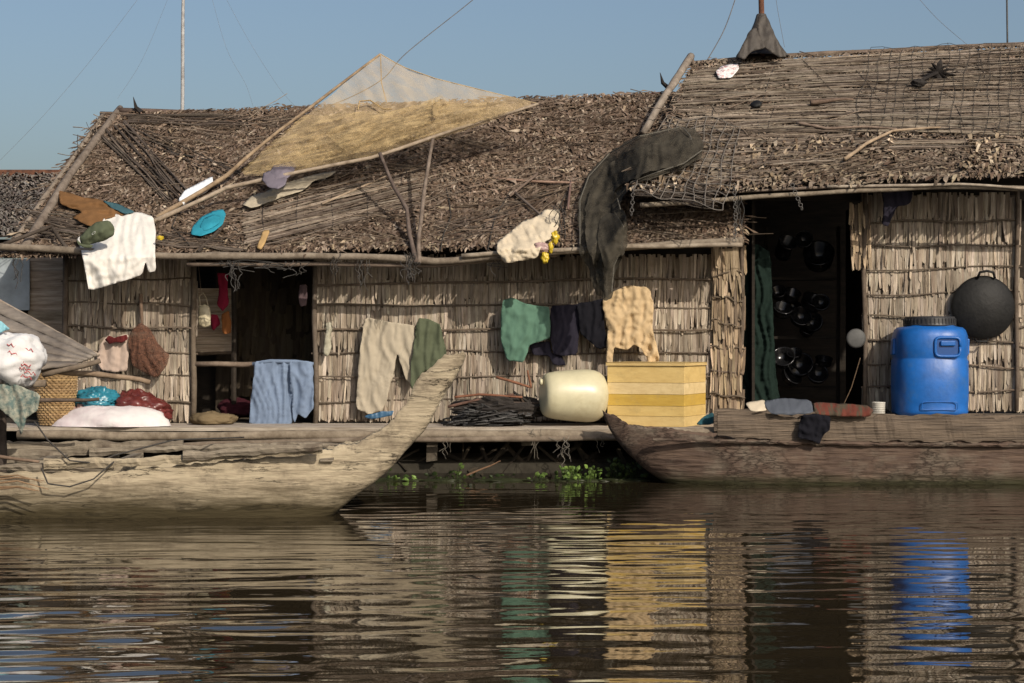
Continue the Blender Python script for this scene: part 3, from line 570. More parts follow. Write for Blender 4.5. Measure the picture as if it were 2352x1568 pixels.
garment('net_mesh',[(600,385),(700,335),(830,290),(950,258),(1000,232),(1080,250),(1180,244),(1080,288),(850,345),(700,380)],lambda u,v,o:nm(u,v,.24+o),m_netY,parent=NT,step=5,fold=.085,fs=(.009,.055),bulge=.03,th=0,rot=-.33,fine=.6)
garment('net_mesh',[(740,300),(860,262),(940,245),(1008,219),(1020,240),(960,300),(880,345),(800,352)],lambda u,v,o:nm(u,v,.34+o),m_netY,parent=NT,step=5,fold=.07,fs=(.012,.05),bulge=.05,th=0,rot=-.6,fine=.6)
mb=MB(); mb.tube([A,nm(876,190,.02),nm(888,235,.03)],.006,5,(.5,.35,.18)); mk(mb,'net_cord',m_rope,NT)
mb=MB(); mb.tube([nm(822,252,.14),nm(826,232,.14),nm(850,230,.14),nm(880,250,.14),nm(900,250,.13)],.009,5,(.45,.32,.16)); mk(mb,'net_cord',m_rope,NT)
mb=MB(); mb.tube([A]+[nm(a,b,.01) for a,b in ((905,142),(930,155),(1000,180),(1100,205))]+[Bp],.006,5,(.5,.38,.22)); mk(mb,'net_cord',m_rope,NT)
garment('net_float',[(992,262),(994,240),(1002,232),(1008,262),(1002,268)],lambda u,v,o:nm(u,v,.44+o),cloth('ochre_rag',(.3,.22,.12)),parent=NT,fold=.01)
pole('prop_branch',[P(872,352,-.12),P(905,430,-.35),P(935,480,-.5),P(940,540,-.62),P(956,602,-.77)],.018,.025,(.13,.10,.085),label='crooked branch propping the net pole',cat='branch')
pole('prop_branch',[P(995,318,.05),P(975,430,-.3),P(962,540,-.62),P(962,604,-.78)],.018,.024,(.2,.16,.13),label='straight stick propping the net frame',cat='branch')
def dn(u,v,o=0):
    ym=planeY(PLM,u,v)-.18; yr=planeY(PLR,u,v)-.24
    w=min(1,max(0,(u-1380)/110)); w=w*w*(3-2*w); Y=ym*(1-w)+min(yr,ym)*w
    return P(u,v,max(Y,-.90)-o)
DPL=[(1568,290),(1600,298),(1616,330),(1612,360),(1580,382),(1520,402),(1450,425),(1422,468),(1440,498),(1442,560),(1425,600),(1408,640),(1408,684),(1392,692),(1366,670),(1350,615),(1330,585),(1334,540),(1326,500),(1328,455),(1350,400),(1395,352),(1455,315),(1515,298)]
DE=E('fishing_net',P(1390,690,-.90),'heavy dark net draped from roof over the eave','net')
garment('net_mesh',DPL,dn,m_netD,parent=DE,fold=.07,fs=(.028,.008),bulge=.05,step=4.5,rot=.45,th=0,fine=.45,f3a=.2,em=4)
garment('net_mesh',[(1555,315),(1600,320),(1606,350),(1560,378),(1480,398),(1415,430),(1400,480),(1425,540),(1410,590),(1395,650),(1398,688),(1375,660),(1362,600),(1345,560),(1345,470),(1370,400),(1440,345)],lambda u,v,o:dn(u,v,.12+o),m_netD,parent=DE,fold=.07,fs=(.035,.008),bulge=.04,step=4.5,rot=.2,th=0,fine=.45,f3a=.2,em=4)
garment('net_mesh',[(1378,505),(1395,488),(1420,492),(1436,530),(1430,580),(1408,605),(1398,650),(1385,600),(1372,550)],lambda u,v,o:dn(u,v,.24+o),m_netD,parent=DE,fold=.04,fs=(.035,.01),bulge=.06,step=4.5,th=0,f3a=.2)
for pts in (((1375,520),(1390,495),(1415,492),(1432,520),(1428,570),(1410,610),(1405,670)),((1612,345),(1570,375),(1510,395),(1450,418),(1418,455),(1425,480)),((1568,292),(1585,310),(1592,335)),((1560,292),(1470,312),(1400,352),(1352,405),(1332,460),(1332,560))):
    mb=MB(); mb.tube([dn(a,b,.2) for a,b in pts],.006,5,(.13,.12,.10)); mk(mb,'net_cord',m_rope,DE)
pole('roof_post',[P(1586,130,2.2),roofR(1530,215,.2),P(1476,306,1.1)],.045,.04,(.27,.23,.19),label='thick grey pole leaning on roof edge',cat='pole').name='leaning_pole'
pole('forked_branch',[roofR(1938,366,.2),roofR(1990,330,.3),roofR(2050,300,.26),roofR(2160,292,.22)],.022,.01,(.38,.29,.2),label='bare crooked branch lying on roof',cat='branch')
pole('forked_branch',[roofR(1828,282,.2),roofR(1900,294,.22),roofR(1985,290,.24),roofR(2060,296,.22)],.018,.01,(.24,.18,.14),label='dark bare branch lying on sticks',cat='branch')
pole('forked_branch',[roofR(1862,238,.2),roofR(1910,230,.25),roofR(1960,228,.2)],.03,.01,(.17,.12,.09),label='short bark piece on stick roof',cat='branch')
pole('iron_bar',[roofM(1142,410,.2),roofM(1230,416,.2),roofM(1320,420,.2)],.013,.013,(.3,.2,.15),mat=m_stick,label='rusty bar lying on thatch',cat='bar')
pole('iron_bar',[roofM(1170,450,.18),roofM(1235,398,.3)],.016,.012,(.2,.15,.12),label='short rusty bar on thatch',cat='bar')
pole('iron_bar',[roofM(1310,415,.2),roofM(1305,480,.25)],.013,.013,(.2,.13,.11),label='bent rusty bar end on thatch',cat='bar')
pole('iron_bar',[roofM(1180,440,.2),roofM(1262,512,.2)],.016,.012,(.15,.12,.1),label='dark bar lying on thatch',cat='bar')
pole('long_stick',[roofM(740,468,.16),roofM(885,405,.16)],.014,.01,(.38,.3,.22),label='pale thin stick on stick mat',cat='stick')
# chimney cap
CH=E('metal_chimney_cap',P(1748,138,2.3),'tattered dark sheet-metal cone cap on rusty pipe','chimney')
mb=MB(); mb.lathe([(.05,0),(.058,-.01),(.085,-.10),(.13,-.22),(.19,-.34),(.265,-.46),(.30,-.50),(.29,-.505),(.12,-.24)],P(1748,32,2.3),(0,0,1),30,wob=.16,sd=1); mk(mb,'cap_cone',m_metal,CH,smooth=False)
garment('cap_flap',[(1742,32),(1762,38),(1790,100),(1808,130),(1785,130),(1762,112),(1738,95)],lambda u,v,o:P(u,v,2.04-.15*(v-40)/90-o),m_metal,parent=CH,fold=.02,th=.01)
garment('cap_flap',[(1736,62),(1748,88),(1762,108),(1722,120),(1712,136),(1690,132),(1706,100),(1722,70)],lambda u,v,o:P(u,v,2.0-.15*(v-40)/90-o),m_metal,parent=CH,fold=.02,th=.01)
mb=MB(); mb.stick(P(1747,-60,2.3),P(1752,150,2.3),.035,.035,bend=0,c=W1); mk(mb,'pipe',m_rust,CH,smooth=True)
mb=MB(); mb.stick(P(422,-120,6),P(418,300,6),.022,.028,bend=.01,seg=8,c=(.45,.45,.45)); mk(mb,'antenna_mast',m_stick,smooth=True,label='thin grey metal antenna mast above roofs',cat='mast')
mb=MB(); mb.stick(P(2312,-60,2.4),P(2314,110,2.4),.011,c=(.1,.1,.1),bend=0); mk(mb,'antenna_mast',m_stick,smooth=True,label='thin dark rod rising from tall roof',cat='mast')
def wire(pts,Y,r=.004,Y2=None,label='thin sagging guy wire against sky'):
    mb=MB(); pp=[]; n=len(pts)
    yy=[Y+(Y2-Y if Y2 is not None else 0)*i/(n-1) for i in range(n)]
    q=[P(p[0],p[1],y) for p,y in zip(pts,yy)]
    for i in range(n-1):
        p0=q[max(0,i-1)];p1=q[i];p2=q[i+1];p3=q[min(n-1,i+2)]
        for k in range(8):
            t=k/8; pp.append(.5*((2*p1)+(p2-p0)*t+(2*p0-5*p1+4*p2-p3)*t*t+(3*p1-p0-3*p2+p3)*t**3))
    pp.append(q[-1]); mb.tube(pp,r,4,W1); mk(mb,'guy_wire',m_wire,label=label,cat='wire',group='guy wires')
wire([(1110,-30),(1085,0),(935,120),(880,180),(800,225),(700,262)],1.0,.005)
wire([(1695,-30),(1688,0),(1660,75),(1612,158)],2.3,.006)
wire([(1780,-30),(1785,15),(1802,108)],2.4,.0025)
wire([(345,-40),(215,130),(100,265),(0,368)],6,.0018)
wire([(400,-40),(330,130),(270,226)],6,.0014)
wire([(480,-30),(520,110),(565,195),(585,258)],6,.0014)
wire([(500,-40),(570,90),(640,200),(690,256)],6,.0014)
wire([(2080,-40),(2150,40),(2226,106)],2.6,.0025)
def tangle(u,v0,v1,Y,n,spread=14,c=(.07,.065,.06),label='dark tangled cord hanging from eave',r=.004):
    mb=MB()
    for i in range(n):
        uu=u+U(-spread,spread); ve=v0+(v1-v0)*U(.5,1); sd=U(0,99); pp=[]
        for k in range(12):
            t=k/11; q=noise.noise_vector(Vector((sd,t*3,0)))
            pp.append(P(uu+q.x*spread*1.3,v0+(ve-v0)*t+q.z*8,Y+q.y*.05))
        mb.tube(pp,r,4,jc(c,.3))
    mk(mb,'hanging_cord',m_rope,label=label,cat='cord',group='cords hanging from eaves')
for a in ((535,600,670,-.76,7),(680,600,640,-.74,5,25),(838,590,670,-.74,6),(940,580,665,-.78,7),(945,600,650,-.78,5,22),(40,590,665,-.74,4,10),(780,585,640,-.74,4),(1700,450,560,-.8,4,8),(1280,470,560,-.5,6,18),(560,600,625,-.74,8,60),(1120,590,640,-.74,3,30),(250,590,660,-.74,3,60)): tangle(*a)
PF='pale frayed cord hanging from deck edge'
tangle(1290,1005,1075,-1.12,6,20,(.2,.18,.15),PF,.0025)
tangle(1225,985,1055,-1.1,4,12,(.17,.15,.12),PF,.0025)
tangle(1030,1000,1060,-1.1,4,16,(.17,.15,.12),PF,.0025)
tangle(1380,1000,1040,-1.1,3,10,(.17,.15,.12),PF,.0025)
def chain(pts,label):
    mb=MB()
    for i in range(len(pts)-1):
        a,b=pts[i],pts[i+1]; n=max(1,int((b-a).length/.035))
        for k in range(n): mb.ring(a.lerp(b,k/n),.019,.004,(1,.3,0) if k%2 else (.2,1,0),n=8,k=4,c=(.16,.15,.14))
    mk(mb,'chain',m_rope,label=label,cat='chain',group='hanging chains')
chain([P(1686,425,-.85),P(1690,500,-.85),P(1686,560,-.85)],'thin metal chain hanging from eave')
chain([P(1455,430,-.85),P(1450,500,-.85)],'short metal chain hanging from eave')
chain([P(1820,425,-.85),P(1845,486,-.8)],'short dark chain hanging from tall eave')
pole('cord',[P(1976,822,-.12),P(1955,890,-.2),P(1938,928,-.3)],.006,.004,(.12,.08,.05),mat=m_rope,label='brown rope tied by the doorway',cat='rope')
garment('cloth',[(2022,435),(2060,432),(2098,440),(2090,468),(2060,475),(2040,520),(2025,515),(2030,470)],flat(-.35),c_navy,'dark rag hanging under the tall eave','cloth',fold=.03)
garment('curtain',[(1702,570),(1740,560),(1770,580),(1775,700),(1782,860),(1792,918),(1745,925),(1706,918),(1702,760)],flat(.2),c_cur,'dark green curtain hanging in doorway','curtain',fold=.05,fs=(.05,.004),bulge=0)
# wok
WK=E('wok',P(2258,785,-.12),'large soot-black wok hung on palm-leaf wall','wok')
mb=MB(); mb.lathe([(.325,-.02),(.332,0),(.325,.015),(.30,.03),(.23,.075),(.12,.105),(.001,.115)],P(2258,706,-.1),(0,-1,0),48); mk(mb,'bowl',m_soot,WK,smooth=True)
mb=MB(); c0=P(2265,632,-.14); mb.tube([c0+Vector((-.09,0,-.03)),c0+Vector((-.07,-.02,.03)),c0+Vector((0,-.03,.045)),c0+Vector((.07,-.02,.03)),c0+Vector((.09,0,-.03))],.014,8); mk(mb,'handle',m_soot,WK,smooth=True)
mb=MB(); c0=P(2254,784,-.14); mb.tube([c0+Vector((-.07,0,.03)),c0+Vector((-.05,-.02,-.0)),c0+Vector((.05,-.02,-.0)),c0+Vector((.07,0,.03))],.012,8); mk(mb,'handle',m_soot,WK,smooth=True)
# blue barrel
BB=E('plastic_barrel',P(2135,948,-.42),'bright blue plastic barrel with black screw lid','barrel')
m_blue=plastic('blue_plastic',(.009,.115,.42),.7,.42,.25,patch=(6,(.03,.11,.30),.55,.72))
zb=.62; by=-.42; s=(by+D)/FL; cx=P(2135,0,by).x; ztop=P(0,752,by).z; hh=ztop-zb; r=84*s
mb=MB(); mb.lathe([(.001,0),(r*.9,0),(r*.97,.012),(r,.04),(r*.985,.06),(r*1.0,.13),(r*1.01,hh*.35),(r*1.0,hh*.62),(r*.97,hh*.64),(r*.97,hh*.66),(r*.99,hh*.69),(r*.985,hh*.9),(r*.93,hh*.97),(r*.85,hh),(r*.66,hh+.012),(r*.64,hh+.03),(.001,hh+.03)],(cx,by,zb),n=48,sup=.72); mk(mb,'body',m_blue,BB,smooth=True)
mb=MB(); mb.lathe([(r*.70,0),(r*.72,.012),(r*.70,.03),(r*.69,.085),(r*.66,.10),(r*.3,.104),(.001,.104)],(cx,by,zb+hh+.012),n=48)
for i in range(40):
    a=i/40*6.28; mb.box((cx+math.cos(a)*r*.7,by+math.sin(a)*r*.7,zb+hh+.06),(.012,.012,.06),rz=a)
mk(mb,'lid',plastic('black_plastic',(.03,.03,.032),.6,.45),BB,smooth=False)
c0=Vector((cx+.10,by-r*1.0,zb+hh*.78)); mb=MB(); hw,hh2,lw=.125,.095,.022
mb.tube([c0+Vector((math.copysign(abs(math.cos(a))**.4,math.cos(a))*hw,-.004,math.copysign(abs(math.sin(a))**.4,math.sin(a))*hh2)) for a in [k/32*6.2832 for k in range(33)]],lw*.7,8)
mk(mb,'handle_frame',m_blue,BB,smooth=True)
mb=MB(); mb.box(c0+Vector((0,.004,0)),(.23,.004,.17)); mk(mb,'handle_recess',plastic('blue_shadow_plastic',(.006,.06,.23)),BB)
mb=MB(); mb.box(c0+Vector((0,-.012,.035)),(.15,.03,.05)); mk(mb,'handle',m_blue,BB,bev=.01)
for sx in (-1,1):
    mb=MB(); mb.box((cx+sx*r*.97,by-.02,zb+hh*.78),(.06,.12,.17),jit=.004); mk(mb,'handle',m_blue,BB,bev=.015)
mb=MB(); c1=Vector((cx+.02,by-r*1.012,zb+hh*.115)); mb.tube([c1+Vector((math.copysign(abs(math.cos(a))**.3,math.cos(a))*.18,0,math.copysign(abs(math.sin(a))**.3,math.sin(a))*.04)) for a in [k/40*6.2832 for k in range(41)]],.005,6)
mk(mb,'embossed_panel',m_blue,BB)
# yellow box
BX=E('cooler_box',P(1510,975,-.6),'yellow banded foam cooler box standing on deck','box')
m_yel=M('yellow_board',(1,1,1),(.84,.80,.74),sc=4,rough=.7,bump=.35,vcol=True,st=(1,1,3),patch=(5,(.36,.26,.11),.56,.80,.8))
nc=P(1572,978,-.97); h=P(0,840,-.9).z-DZ
dl=Vector((-.75,.31,0)); dr=Vector((.28,.68,0)); base=Vector((nc.x,nc.y,DZ))
mb=MB(); bands=[(.17,(.62,.46,.20)),(.17,(.62,.45,.17)),(.19,(.54,.36,.075)),(.19,(.68,.53,.28)),(.28,(.62,.45,.18))]
z=0
for fr,cc in bands:
    hb=fr*h; p=[base+Vector((0,0,z+.0012)),base+dl+Vector((0,0,z+.0012)),base+dl+dr+Vector((0,0,z+.0012)),base+dr+Vector((0,0,z+.0012))]
    q=[x+Vector((0,0,hb-.0024)) for x in p]; mb.add(p+q,[(0,1,2,3)[::-1],(4,5,6,7),(0,4,5,1),(1,5,6,2),(2,6,7,3),(3,7,4,0)][:],cc); z+=hb
mk(mb,'body',m_yel,BX,bev=.002)
mb=MB(); a=dl.normalized()*.012; b_=dr.normalized()*.012
p=[base-a-b_,base+dl+a-b_,base+dl+dr+a+b_,base+dr-a+b_]
p=[x+Vector((0,0,h+.002)) for x in p]; q=[x+Vector((U(-.004,.004),0,.03+U(-.004,.004))) for x in p]
mb.add(p+q,[(3,2,1,0),(4,5,6,7),(0,4,5,1),(1,5,6,2),(2,6,7,3),(3,7,4,0)],(.58,.43,.19)); mk(mb,'lid',m_yel,BX,bev=.006)
# jug
JG=E('plastic_jug',P(1315,965,-.7),'cream plastic drum lying on its side','plastic drum')
m_jug=plastic('cream_plastic',(.53,.49,.33),.86,.36,.1,patch=(3,(.40,.35,.22),.52,.75))
axj=Vector((.95,.22,-.03)).normalized(); c0=P(1318,908,-.62)
mb=MB(); mb.lathe([(.001,0),(.12,0),(.175,.006),(.205,.022),(.225,.055),(.24,.12),(.255,.25),(.266,.40),(.268,.47),(.262,.53),(.245,.58),(.215,.62),(.16,.65),(.09,.665),(.001,.67)],c0-axj*.33,axj,56,wob=.015); mk(mb,'body',m_jug,JG,smooth=True)
mb=MB(); mb.lathe([(.03,0),(.035,.02),(.03,.03),(.001,.03)],c0-axj*.33+Vector((0,-.05,.13)),-axj,16); mk(mb,'cap',m_jug,JG,smooth=True)
mb=MB(); rc=P(1120,960,-.7)
for k in range(22):
    sd=U(0,99); pp=[]; rr=U(.06,.32); tz=U(-.5,.5); hz=U(0,.10)
    for i in range(40):
        a=i/39*U(4,7); q=noise.noise_vector(Vector((sd,i*.10,0)))
        pp.append(Vector((rc.x+math.cos(a+sd)*rr*1.2+q.x*.22,rc.y+math.sin(a+sd)*rr*.5+q.y*.08,max(DZ+.012,DZ+.03+hz+math.cos(a+sd)*tz*.10+q.z*.12))))
    mb.tube(pp,.009,5,jc((.075,.073,.07),.4))
mk(mb,'rope_pile',m_rope,smooth=True,label='tangled pile of dark rope on deck',cat='rope')
for pts,c,l in (([(1045,912),(1100,905),(1200,912)],(.22,.1,.06),'rusty iron bar lying over rope pile'),([(1030,935),(1110,915),(1180,905)],(.14,.08,.06),'rusty rod over rope pile'),([(1140,865),(1190,880),(1220,890),(1212,850)],(.26,.12,.07),'bent rusty hooked rod'),([(1060,925),(1240,925)],(.08,.06,.05),'dark iron bar on rope pile'),([(1195,905),(1215,955)],(.1,.07,.05),'short dark bar by drum'),([(1180,900),(1240,940)],(.04,.035,.03),'thick dark bar beside drum')):
    pole('iron_rod',[P(a,b,-.55-i*.03) for i,(a,b) in enumerate(pts)],.014,.011,c,label=l,cat='iron rod',group='rusty iron rods')
mb=MB(); mb.blob(P(1145,938,-.45),(.36,.2,.11),.5,21,base=DZ,fine=.35,c=(.04,.034,.03)); mk(mb,'scrap_heap',m_rope,label='dark heap of old net and scrap behind rope',cat='scrap heap')
garment('plastic_sheet',[(835,955),(870,945),(905,943),(900,955),(850,963)],flat(-.6),plastic('blue_sheet',(.04,.11,.2)),'small blue plastic sheet on deck','plastic sheet',fold=.02)
garment('pouch',[(748,742),(760,738),(765,755),(758,770),(762,800),(752,820),(742,812),(745,780),(748,765)],flat(-.12),plastic('clear_bag',(.5,.47,.36),.5,.25,.6),'small clear plastic pouch hung on wall','pouch',fold=.03,bulge=.03)
garment('shirt',[(248,770),(262,775),(290,766),(298,775),(292,852),(262,854),(232,848),(222,825),(230,790)],flat(-.13),c_pink,'small pale pink shirt hung on wall','shirt',fold=.025)
garment('scarf',[(242,780),(250,770),(262,776),(290,768),(294,780),(280,788),(262,786),(250,790)],flat(-.20),cloth('dark_red_check',(.13,.025,.025),.3,sc=30),'dark red collar cloth draped on pink shirt','cloth',fold=.02)
garment('hand_net',[(322,740),(345,755),(368,795),(390,815),(380,845),(360,868),(330,855),(305,840),(293,790),(300,760)],flat(-.16),m_netB,'brown mesh landing net hung on wall','net',fold=.03,bulge=.04)
pole('net_handle',[P(324,675,-.1),P(326,745,-.12)],.022,.016,(.2,.14,.1),label='wooden handle above brown mesh net',cat='stick')
HB=E('handbag',P(468,755,.05),'small cream handbag hanging in the opening','handbag')
garment('bag_body',[(458,705),(470,698),(482,708),(484,745),(470,752),(456,745)],flat(.05),plastic('cream_leather',(.5,.44,.3),.8,.4),parent=HB,fold=.005,bulge=.04,th=.03)
mb=MB(); mb.tube([P(460,706,.05),P(458,680,.05),P(466,672,.05),P(474,685,.05),P(478,706,.05)],.006,6,(.5,.42,.3)); mk(mb,'strap',m_rope,HB)
pole('cord',[P(456,610,.05),P(462,674,.05)],.003,.003,(.2,.15,.1),label='thin cord holding handbag',cat='cord',mat=m_rope)
garment('cloth',[(498,625),(525,628),(522,660),(526,700),(510,716),(498,700),(504,660)],flat(.5),c_red,'crimson cloth hanging inside the opening','cloth',fold=.03)
garment('cloth',[(508,722),(525,712),(532,740),(530,765),(512,768)],flat(.5),cloth('orange_cotton',(.28,.11,.04)),'orange cloth hanging inside the opening','cloth',fold=.03)
garment('cloth',[(480,720),(500,722),(506,745),(488,760)],flat(.52),c_red,'dark red cloth hanging inside the opening','cloth',fold=.03)
garment('cloth',[(688,655),(705,652),(706,700),(690,705),(684,680)],flat(-.05),cloth('mauve_cotton',(.10,.07,.075)),'small mauve rag hung by post','cloth',fold=.03)
def bag(name,u,v,Y,rx,rz,mtl,label,cat,sd,ry=.2,amp=.3,fine=.1,group=None):
    c=P(u,v,Y); mb=MB(); mb.blob(c,(rx,ry,rz),amp,sd,n=56,m=34,base=DZ+.003,fine=fine); return mk(mb,name,mtl,smooth=True,label=label,cat=cat,group=group)
m_sack=M('woven_sack',(.62,.60,.585),(.55,.47,.48),sc=3,rough=.75,bump=.4,bsc=9,bd=.03)
m_sackR=M('woven_sack_plain',(.66,.65,.65),(.52,.52,.52),sc=4,rough=.7,bump=.45,bsc=9,bd=.03)
m_print=M('red_print',(.5,.10,.10),(.35,.08,.08),sc=20,rough=.8,bump=.1)
bag('rice_sack',262,985,-.75,.56,.24,m_sack,'large white woven sack lying on deck','sack',2,ry=.3,amp=.15,fine=.035)
bag('plastic_bag',222,918,-.55,.19,.11,m_bagB,'crumpled cyan plastic bag','plastic bag',5,fine=.22,group='plastic bags')
bag('plastic_bag',310,940,-.45,.22,.16,m_bagR,'crumpled dark red plastic bag','plastic bag',7,fine=.22,group='plastic bags')
bag('plastic_bag',200,955,-.5,.2,.15,m_bagP,'dull pink plastic bag behind sack','plastic bag',9,fine=.22,group='plastic bags')
bag('plastic_bag',345,945,-.4,.2,.12,m_bagR,'dark red bag leaning on wall','plastic bag',12,fine=.22,group='plastic bags')
bag('sack',490,965,-.3,.2,.09,cloth('brown_sack',(.16,.12,.07)),'small brown sack lying in opening','sack',15)
bag('bundle',545,940,.7,.2,.1,cloth('dark_bundle',(.05,.014,.02)),'dark red bundle inside the opening','bundle',18)
BK=E('wicker_basket',P(130,985,-.65),'tall woven cane basket with rim handle','basket')
bc=P(128,985,-.65); mb=MB(); nr=22; m_cane=M('cane',(1,1,1),(.6,.55,.5),sc=20,rough=.7,vcol=True,bump=.3)
for i in range(nr):
    t=i/(nr-1); rr=.15+.05*math.sin(t*1.9); z=DZ+.02+t*.52
    pp=[]
    for j in range(49):
        a=j/48*6.283; w=.008*(1 if (j+i)%2 else -1); pp.append((bc.x+math.cos(a)*(rr+w),bc.y+math.sin(a)*(rr+w),z))
    mb.tube(pp,.0125,5,jc((.36,.245,.125),.2))
mb.lathe([(.001,.01),(.14,.01),(.15,.05),(.18,.5),(.17,.5),(.14,.05)],(bc.x,bc.y,DZ),n=24,c=(.1,.07,.04)); mk(mb,'basket_body',m_cane,BK)
mb=MB(); mb.tube([(bc.x+math.cos(a)*.2,bc.y+math.sin(a)*.2,DZ+.56) for a in [k/24*6.29 for k in range(25)]],.018,6,(.4,.27,.14)); mk(mb,'rim',m_cane,BK)
mb=MB(); mb.tube([(bc.x-.18,bc.y,DZ+.55),(bc.x-.1,bc.y,DZ+.64),(bc.x,bc.y,DZ+.66),(bc.x+.12,bc.y,DZ+.62),(bc.x+.18,bc.y,DZ+.55)],.012,6,(.4,.27,.14)); mk(mb,'handle',m_cane,BK)
# ---------------------------------------------------------------- boats
def cat_interp(st,sub):
    out=[];n=len(st)
    for i in range(n-1):
        p0=np.array(st[max(0,i-1)],float);p1=np.array(st[i],float);p2=np.array(st[i+1],float);p3=np.array(st[min(n-1,i+2)],float)
        for k in range(sub):
            t=k/sub; out.append(.5*((2*p1)+(p2-p0)*t+(2*p0-5*p1+4*p2-p3)*t*t+(3*p1-p0-3*p2+p3)*t**3))
    out.append(np.array(st[-1],float)); return out
def hull(name,st,Yc,mtl,parent,seg=34,sub=24,nz=.02,th=.04,sd=0,jag=0,ff=1.0,pw=.7):
    ss=cat_interp(st,sub); mb=MB(); vs=[];fs=[]; K=seg+1
    for i,(ut,vt,ub,vb,w,dep) in enumerate(ss):
        yc=Yc; vt=vt+jag*noise.noise(Vector((ut*.03,sd,0)))+jag*.5*noise.noise(Vector((ut*.12,sd,3)))
        t=P(ut,vt,yc-w); b_=P(ub,vb,yc-w*.5)
        for lay in (0,1):
            wi=w if lay==0 else max(w-th,w*.3); dp=1 if lay==0 else dep
            for j in range(K):
                a=math.pi*j/seg; cs=math.cos(a); yy=-wi*math.copysign(abs(cs)**pw,cs); dnn=dp*(math.sin(a)**.8)
                p=Vector((t.x+(b_.x-t.x)*dnn,yc+yy,t.z+(b_.z-t.z)*dnn))
                q=noise.noise_vector(Vector((p.x*.9,p.y*2+lay*9,p.z*3+sd)))*nz+noise.noise_vector(Vector((p.x*1.3*ff,p.y*5,p.z*11*ff+sd)))*nz*.35+noise.noise_vector(Vector((p.x*6,p.y*11,p.z*18+sd)))*nz*.2
                vs.append(p+Vector((q.x*.6,q.y,q.z*.6)))
    n=len(ss)
    for i in range(n-1):
        a=i*2*K;b=(i+1)*2*K
        for j in range(seg):
            fs.append((a+j,a+j+1,b+j+1,b+j)); fs.append((a+K+j,b+K+j,b+K+j+1,a+K+j+1))
        fs.append((a,b,b+K,a+K)); fs.append((a+seg,a+K+seg,b+K+seg,b+seg))
    for o_,rv in ((0,False),((n-1)*2*K,True)):
        for j in range(seg):
            f=(o_+j,o_+K+j,o_+K+j+1,o_+j+1); fs.append(f[::-1] if rv else f)
    mb.add(vs,fs); return mk(mb,name,mtl,parent,smooth=True)
YL=-4.75
BL=E('wooden_boat',P(400,1170,YL),'long pale weathered wooden boat with tall upturned prow','boat','moored wooden boats')
hull('hull',[(-260,1084,-260,1300,.42,.8),(0,1084,0,1300,.42,.8),(250,1084,250,1292,.42,.8),(480,1064,470,1280,.40,.8),(640,1046,620,1265,.37,.75),(760,1030,725,1212,.31,.65),(830,1010,805,1150,.25,.4),(880,980,880,1090,.20,.2),(915,948,933,1030,.17,.12),(938,915,978,982,.15,.10),(960,872,1014,918,.15,.08),(988,843,1044,872,.145,.06),(1022,820,1060,840,.14,.05),(1060,803,1069,815,.13,.05)],YL,m_boatL,BL,nz=.022,jag=10,pw=.45)
def plank(name,pts,th,ht,Y,mtl,parent,jag=6,c=W1,n=60):
    mb=MB(); vs=[];fs=[]; us=np.array([p[0] for p in pts]);a=np.array([p[1] for p in pts]);b=np.array([p[2] for p in pts]); sd=U(0,50)
    for i in range(n+1):
        u=us[0]+(us[-1]-us[0])*i/n; v0=np.interp(u,us,a)+jag*noise.noise(Vector((u*.02,sd,0)))*1.5+jag*.8*noise.noise(Vector((u*.09,sd,2))); v1=np.interp(u,us,b)+jag*noise.noise(Vector((u*.03,sd,9)))*1.5+jag*.6*noise.noise(Vector((u*.11,sd,7)))
        if v1<v0+4: v1=v0+4
        yy=Y+.03*noise.noise(Vector((u*.01,sd,4))); vm=(v0+v1)/2
        vs+= [P(u,v0,yy),P(u,vm,yy-.012+.02*noise.noise(Vector((u*.05,sd,8)))),P(u,v1,yy),P(u,v1,yy)+Vector((0,th,0)),P(u,v0,yy)+Vector((0,th,0))]
    for i in range(n):
        o=i*5;q=o+5
        for k in range(5): k2=(k+1)%5; fs.append((o+k,q+k,q+k2,o+k2))
    fs.append((0,1,2,3,4)); fs.append((n*5+4,n*5+3,n*5+2,n*5+1,n*5)); mb.add(vs,fs,c); return mk(mb,name,mtl,parent)
plank('strake',[(100,1052,1078),(300,1052,1072),(560,1035,1054),(740,1022,1042)],.03,0,YL-.45,m_boatL,BL,jag=4)
plank('strake',[(420,1038,1060),(560,1028,1045),(740,1020,1034)],.03,0,YL-.48,m_boatT,BL,n=30,jag=4)
plank('strake',[(-200,1030,1075),(100,1032,1060),(150,1040,1050)],.03,0,YL+.1,m_boatT,BL,n=30,jag=4)
plank('strake',[(-200,1018,1050),(100,1015,1050),(290,1012,1040),(420,1012,1030)],.04,0,YL+.4,m_boatT,BL,jag=4)
plank('strake',[(205,1028,1046),(500,1020,1034),(840,1014,1028)],.05,0,YL+.34,m_boatT,BL,jag=4)
plank('strake',[(-200,1062,1085),(110,1068,1080),(260,1072,1082)],.03,0,YL-.43,m_boatT,BL,n=30,jag=4)
for u in (120,300,560,760):
    mb=MB(); a=P(u,1048,YL-.34);b=P(u,1045,YL+.34); mb.box(((a.x+b.x)/2,YL,a.z-.03),(.09,.68,.03),c=jc(W1,.1),jit=.01); mk(mb,'thwart',m_boatT,BL)
YR=-1.4
BRt=E('wooden_boat',P(1950,1105,YR),'reddish-brown cracked wooden boat moored along deck','boat','moored wooden boats')
hull('hull',[(1385,938,1390,962,.04,.2),(1402,952,1412,1000,.08,.5),(1445,972,1455,1052,.15,.7),(1520,986,1530,1108,.24,.8),(1620,1000,1635,1150,.30,.85),(1720,1006,1730,1165,.32,.85),(1900,1008,1900,1170,.33,.85),(2150,1008,2150,1170,.33,.85),(2520,1008,2520,1170,.33,.85)],YR,m_boatR,BRt,nz=.024,jag=8,ff=.9)
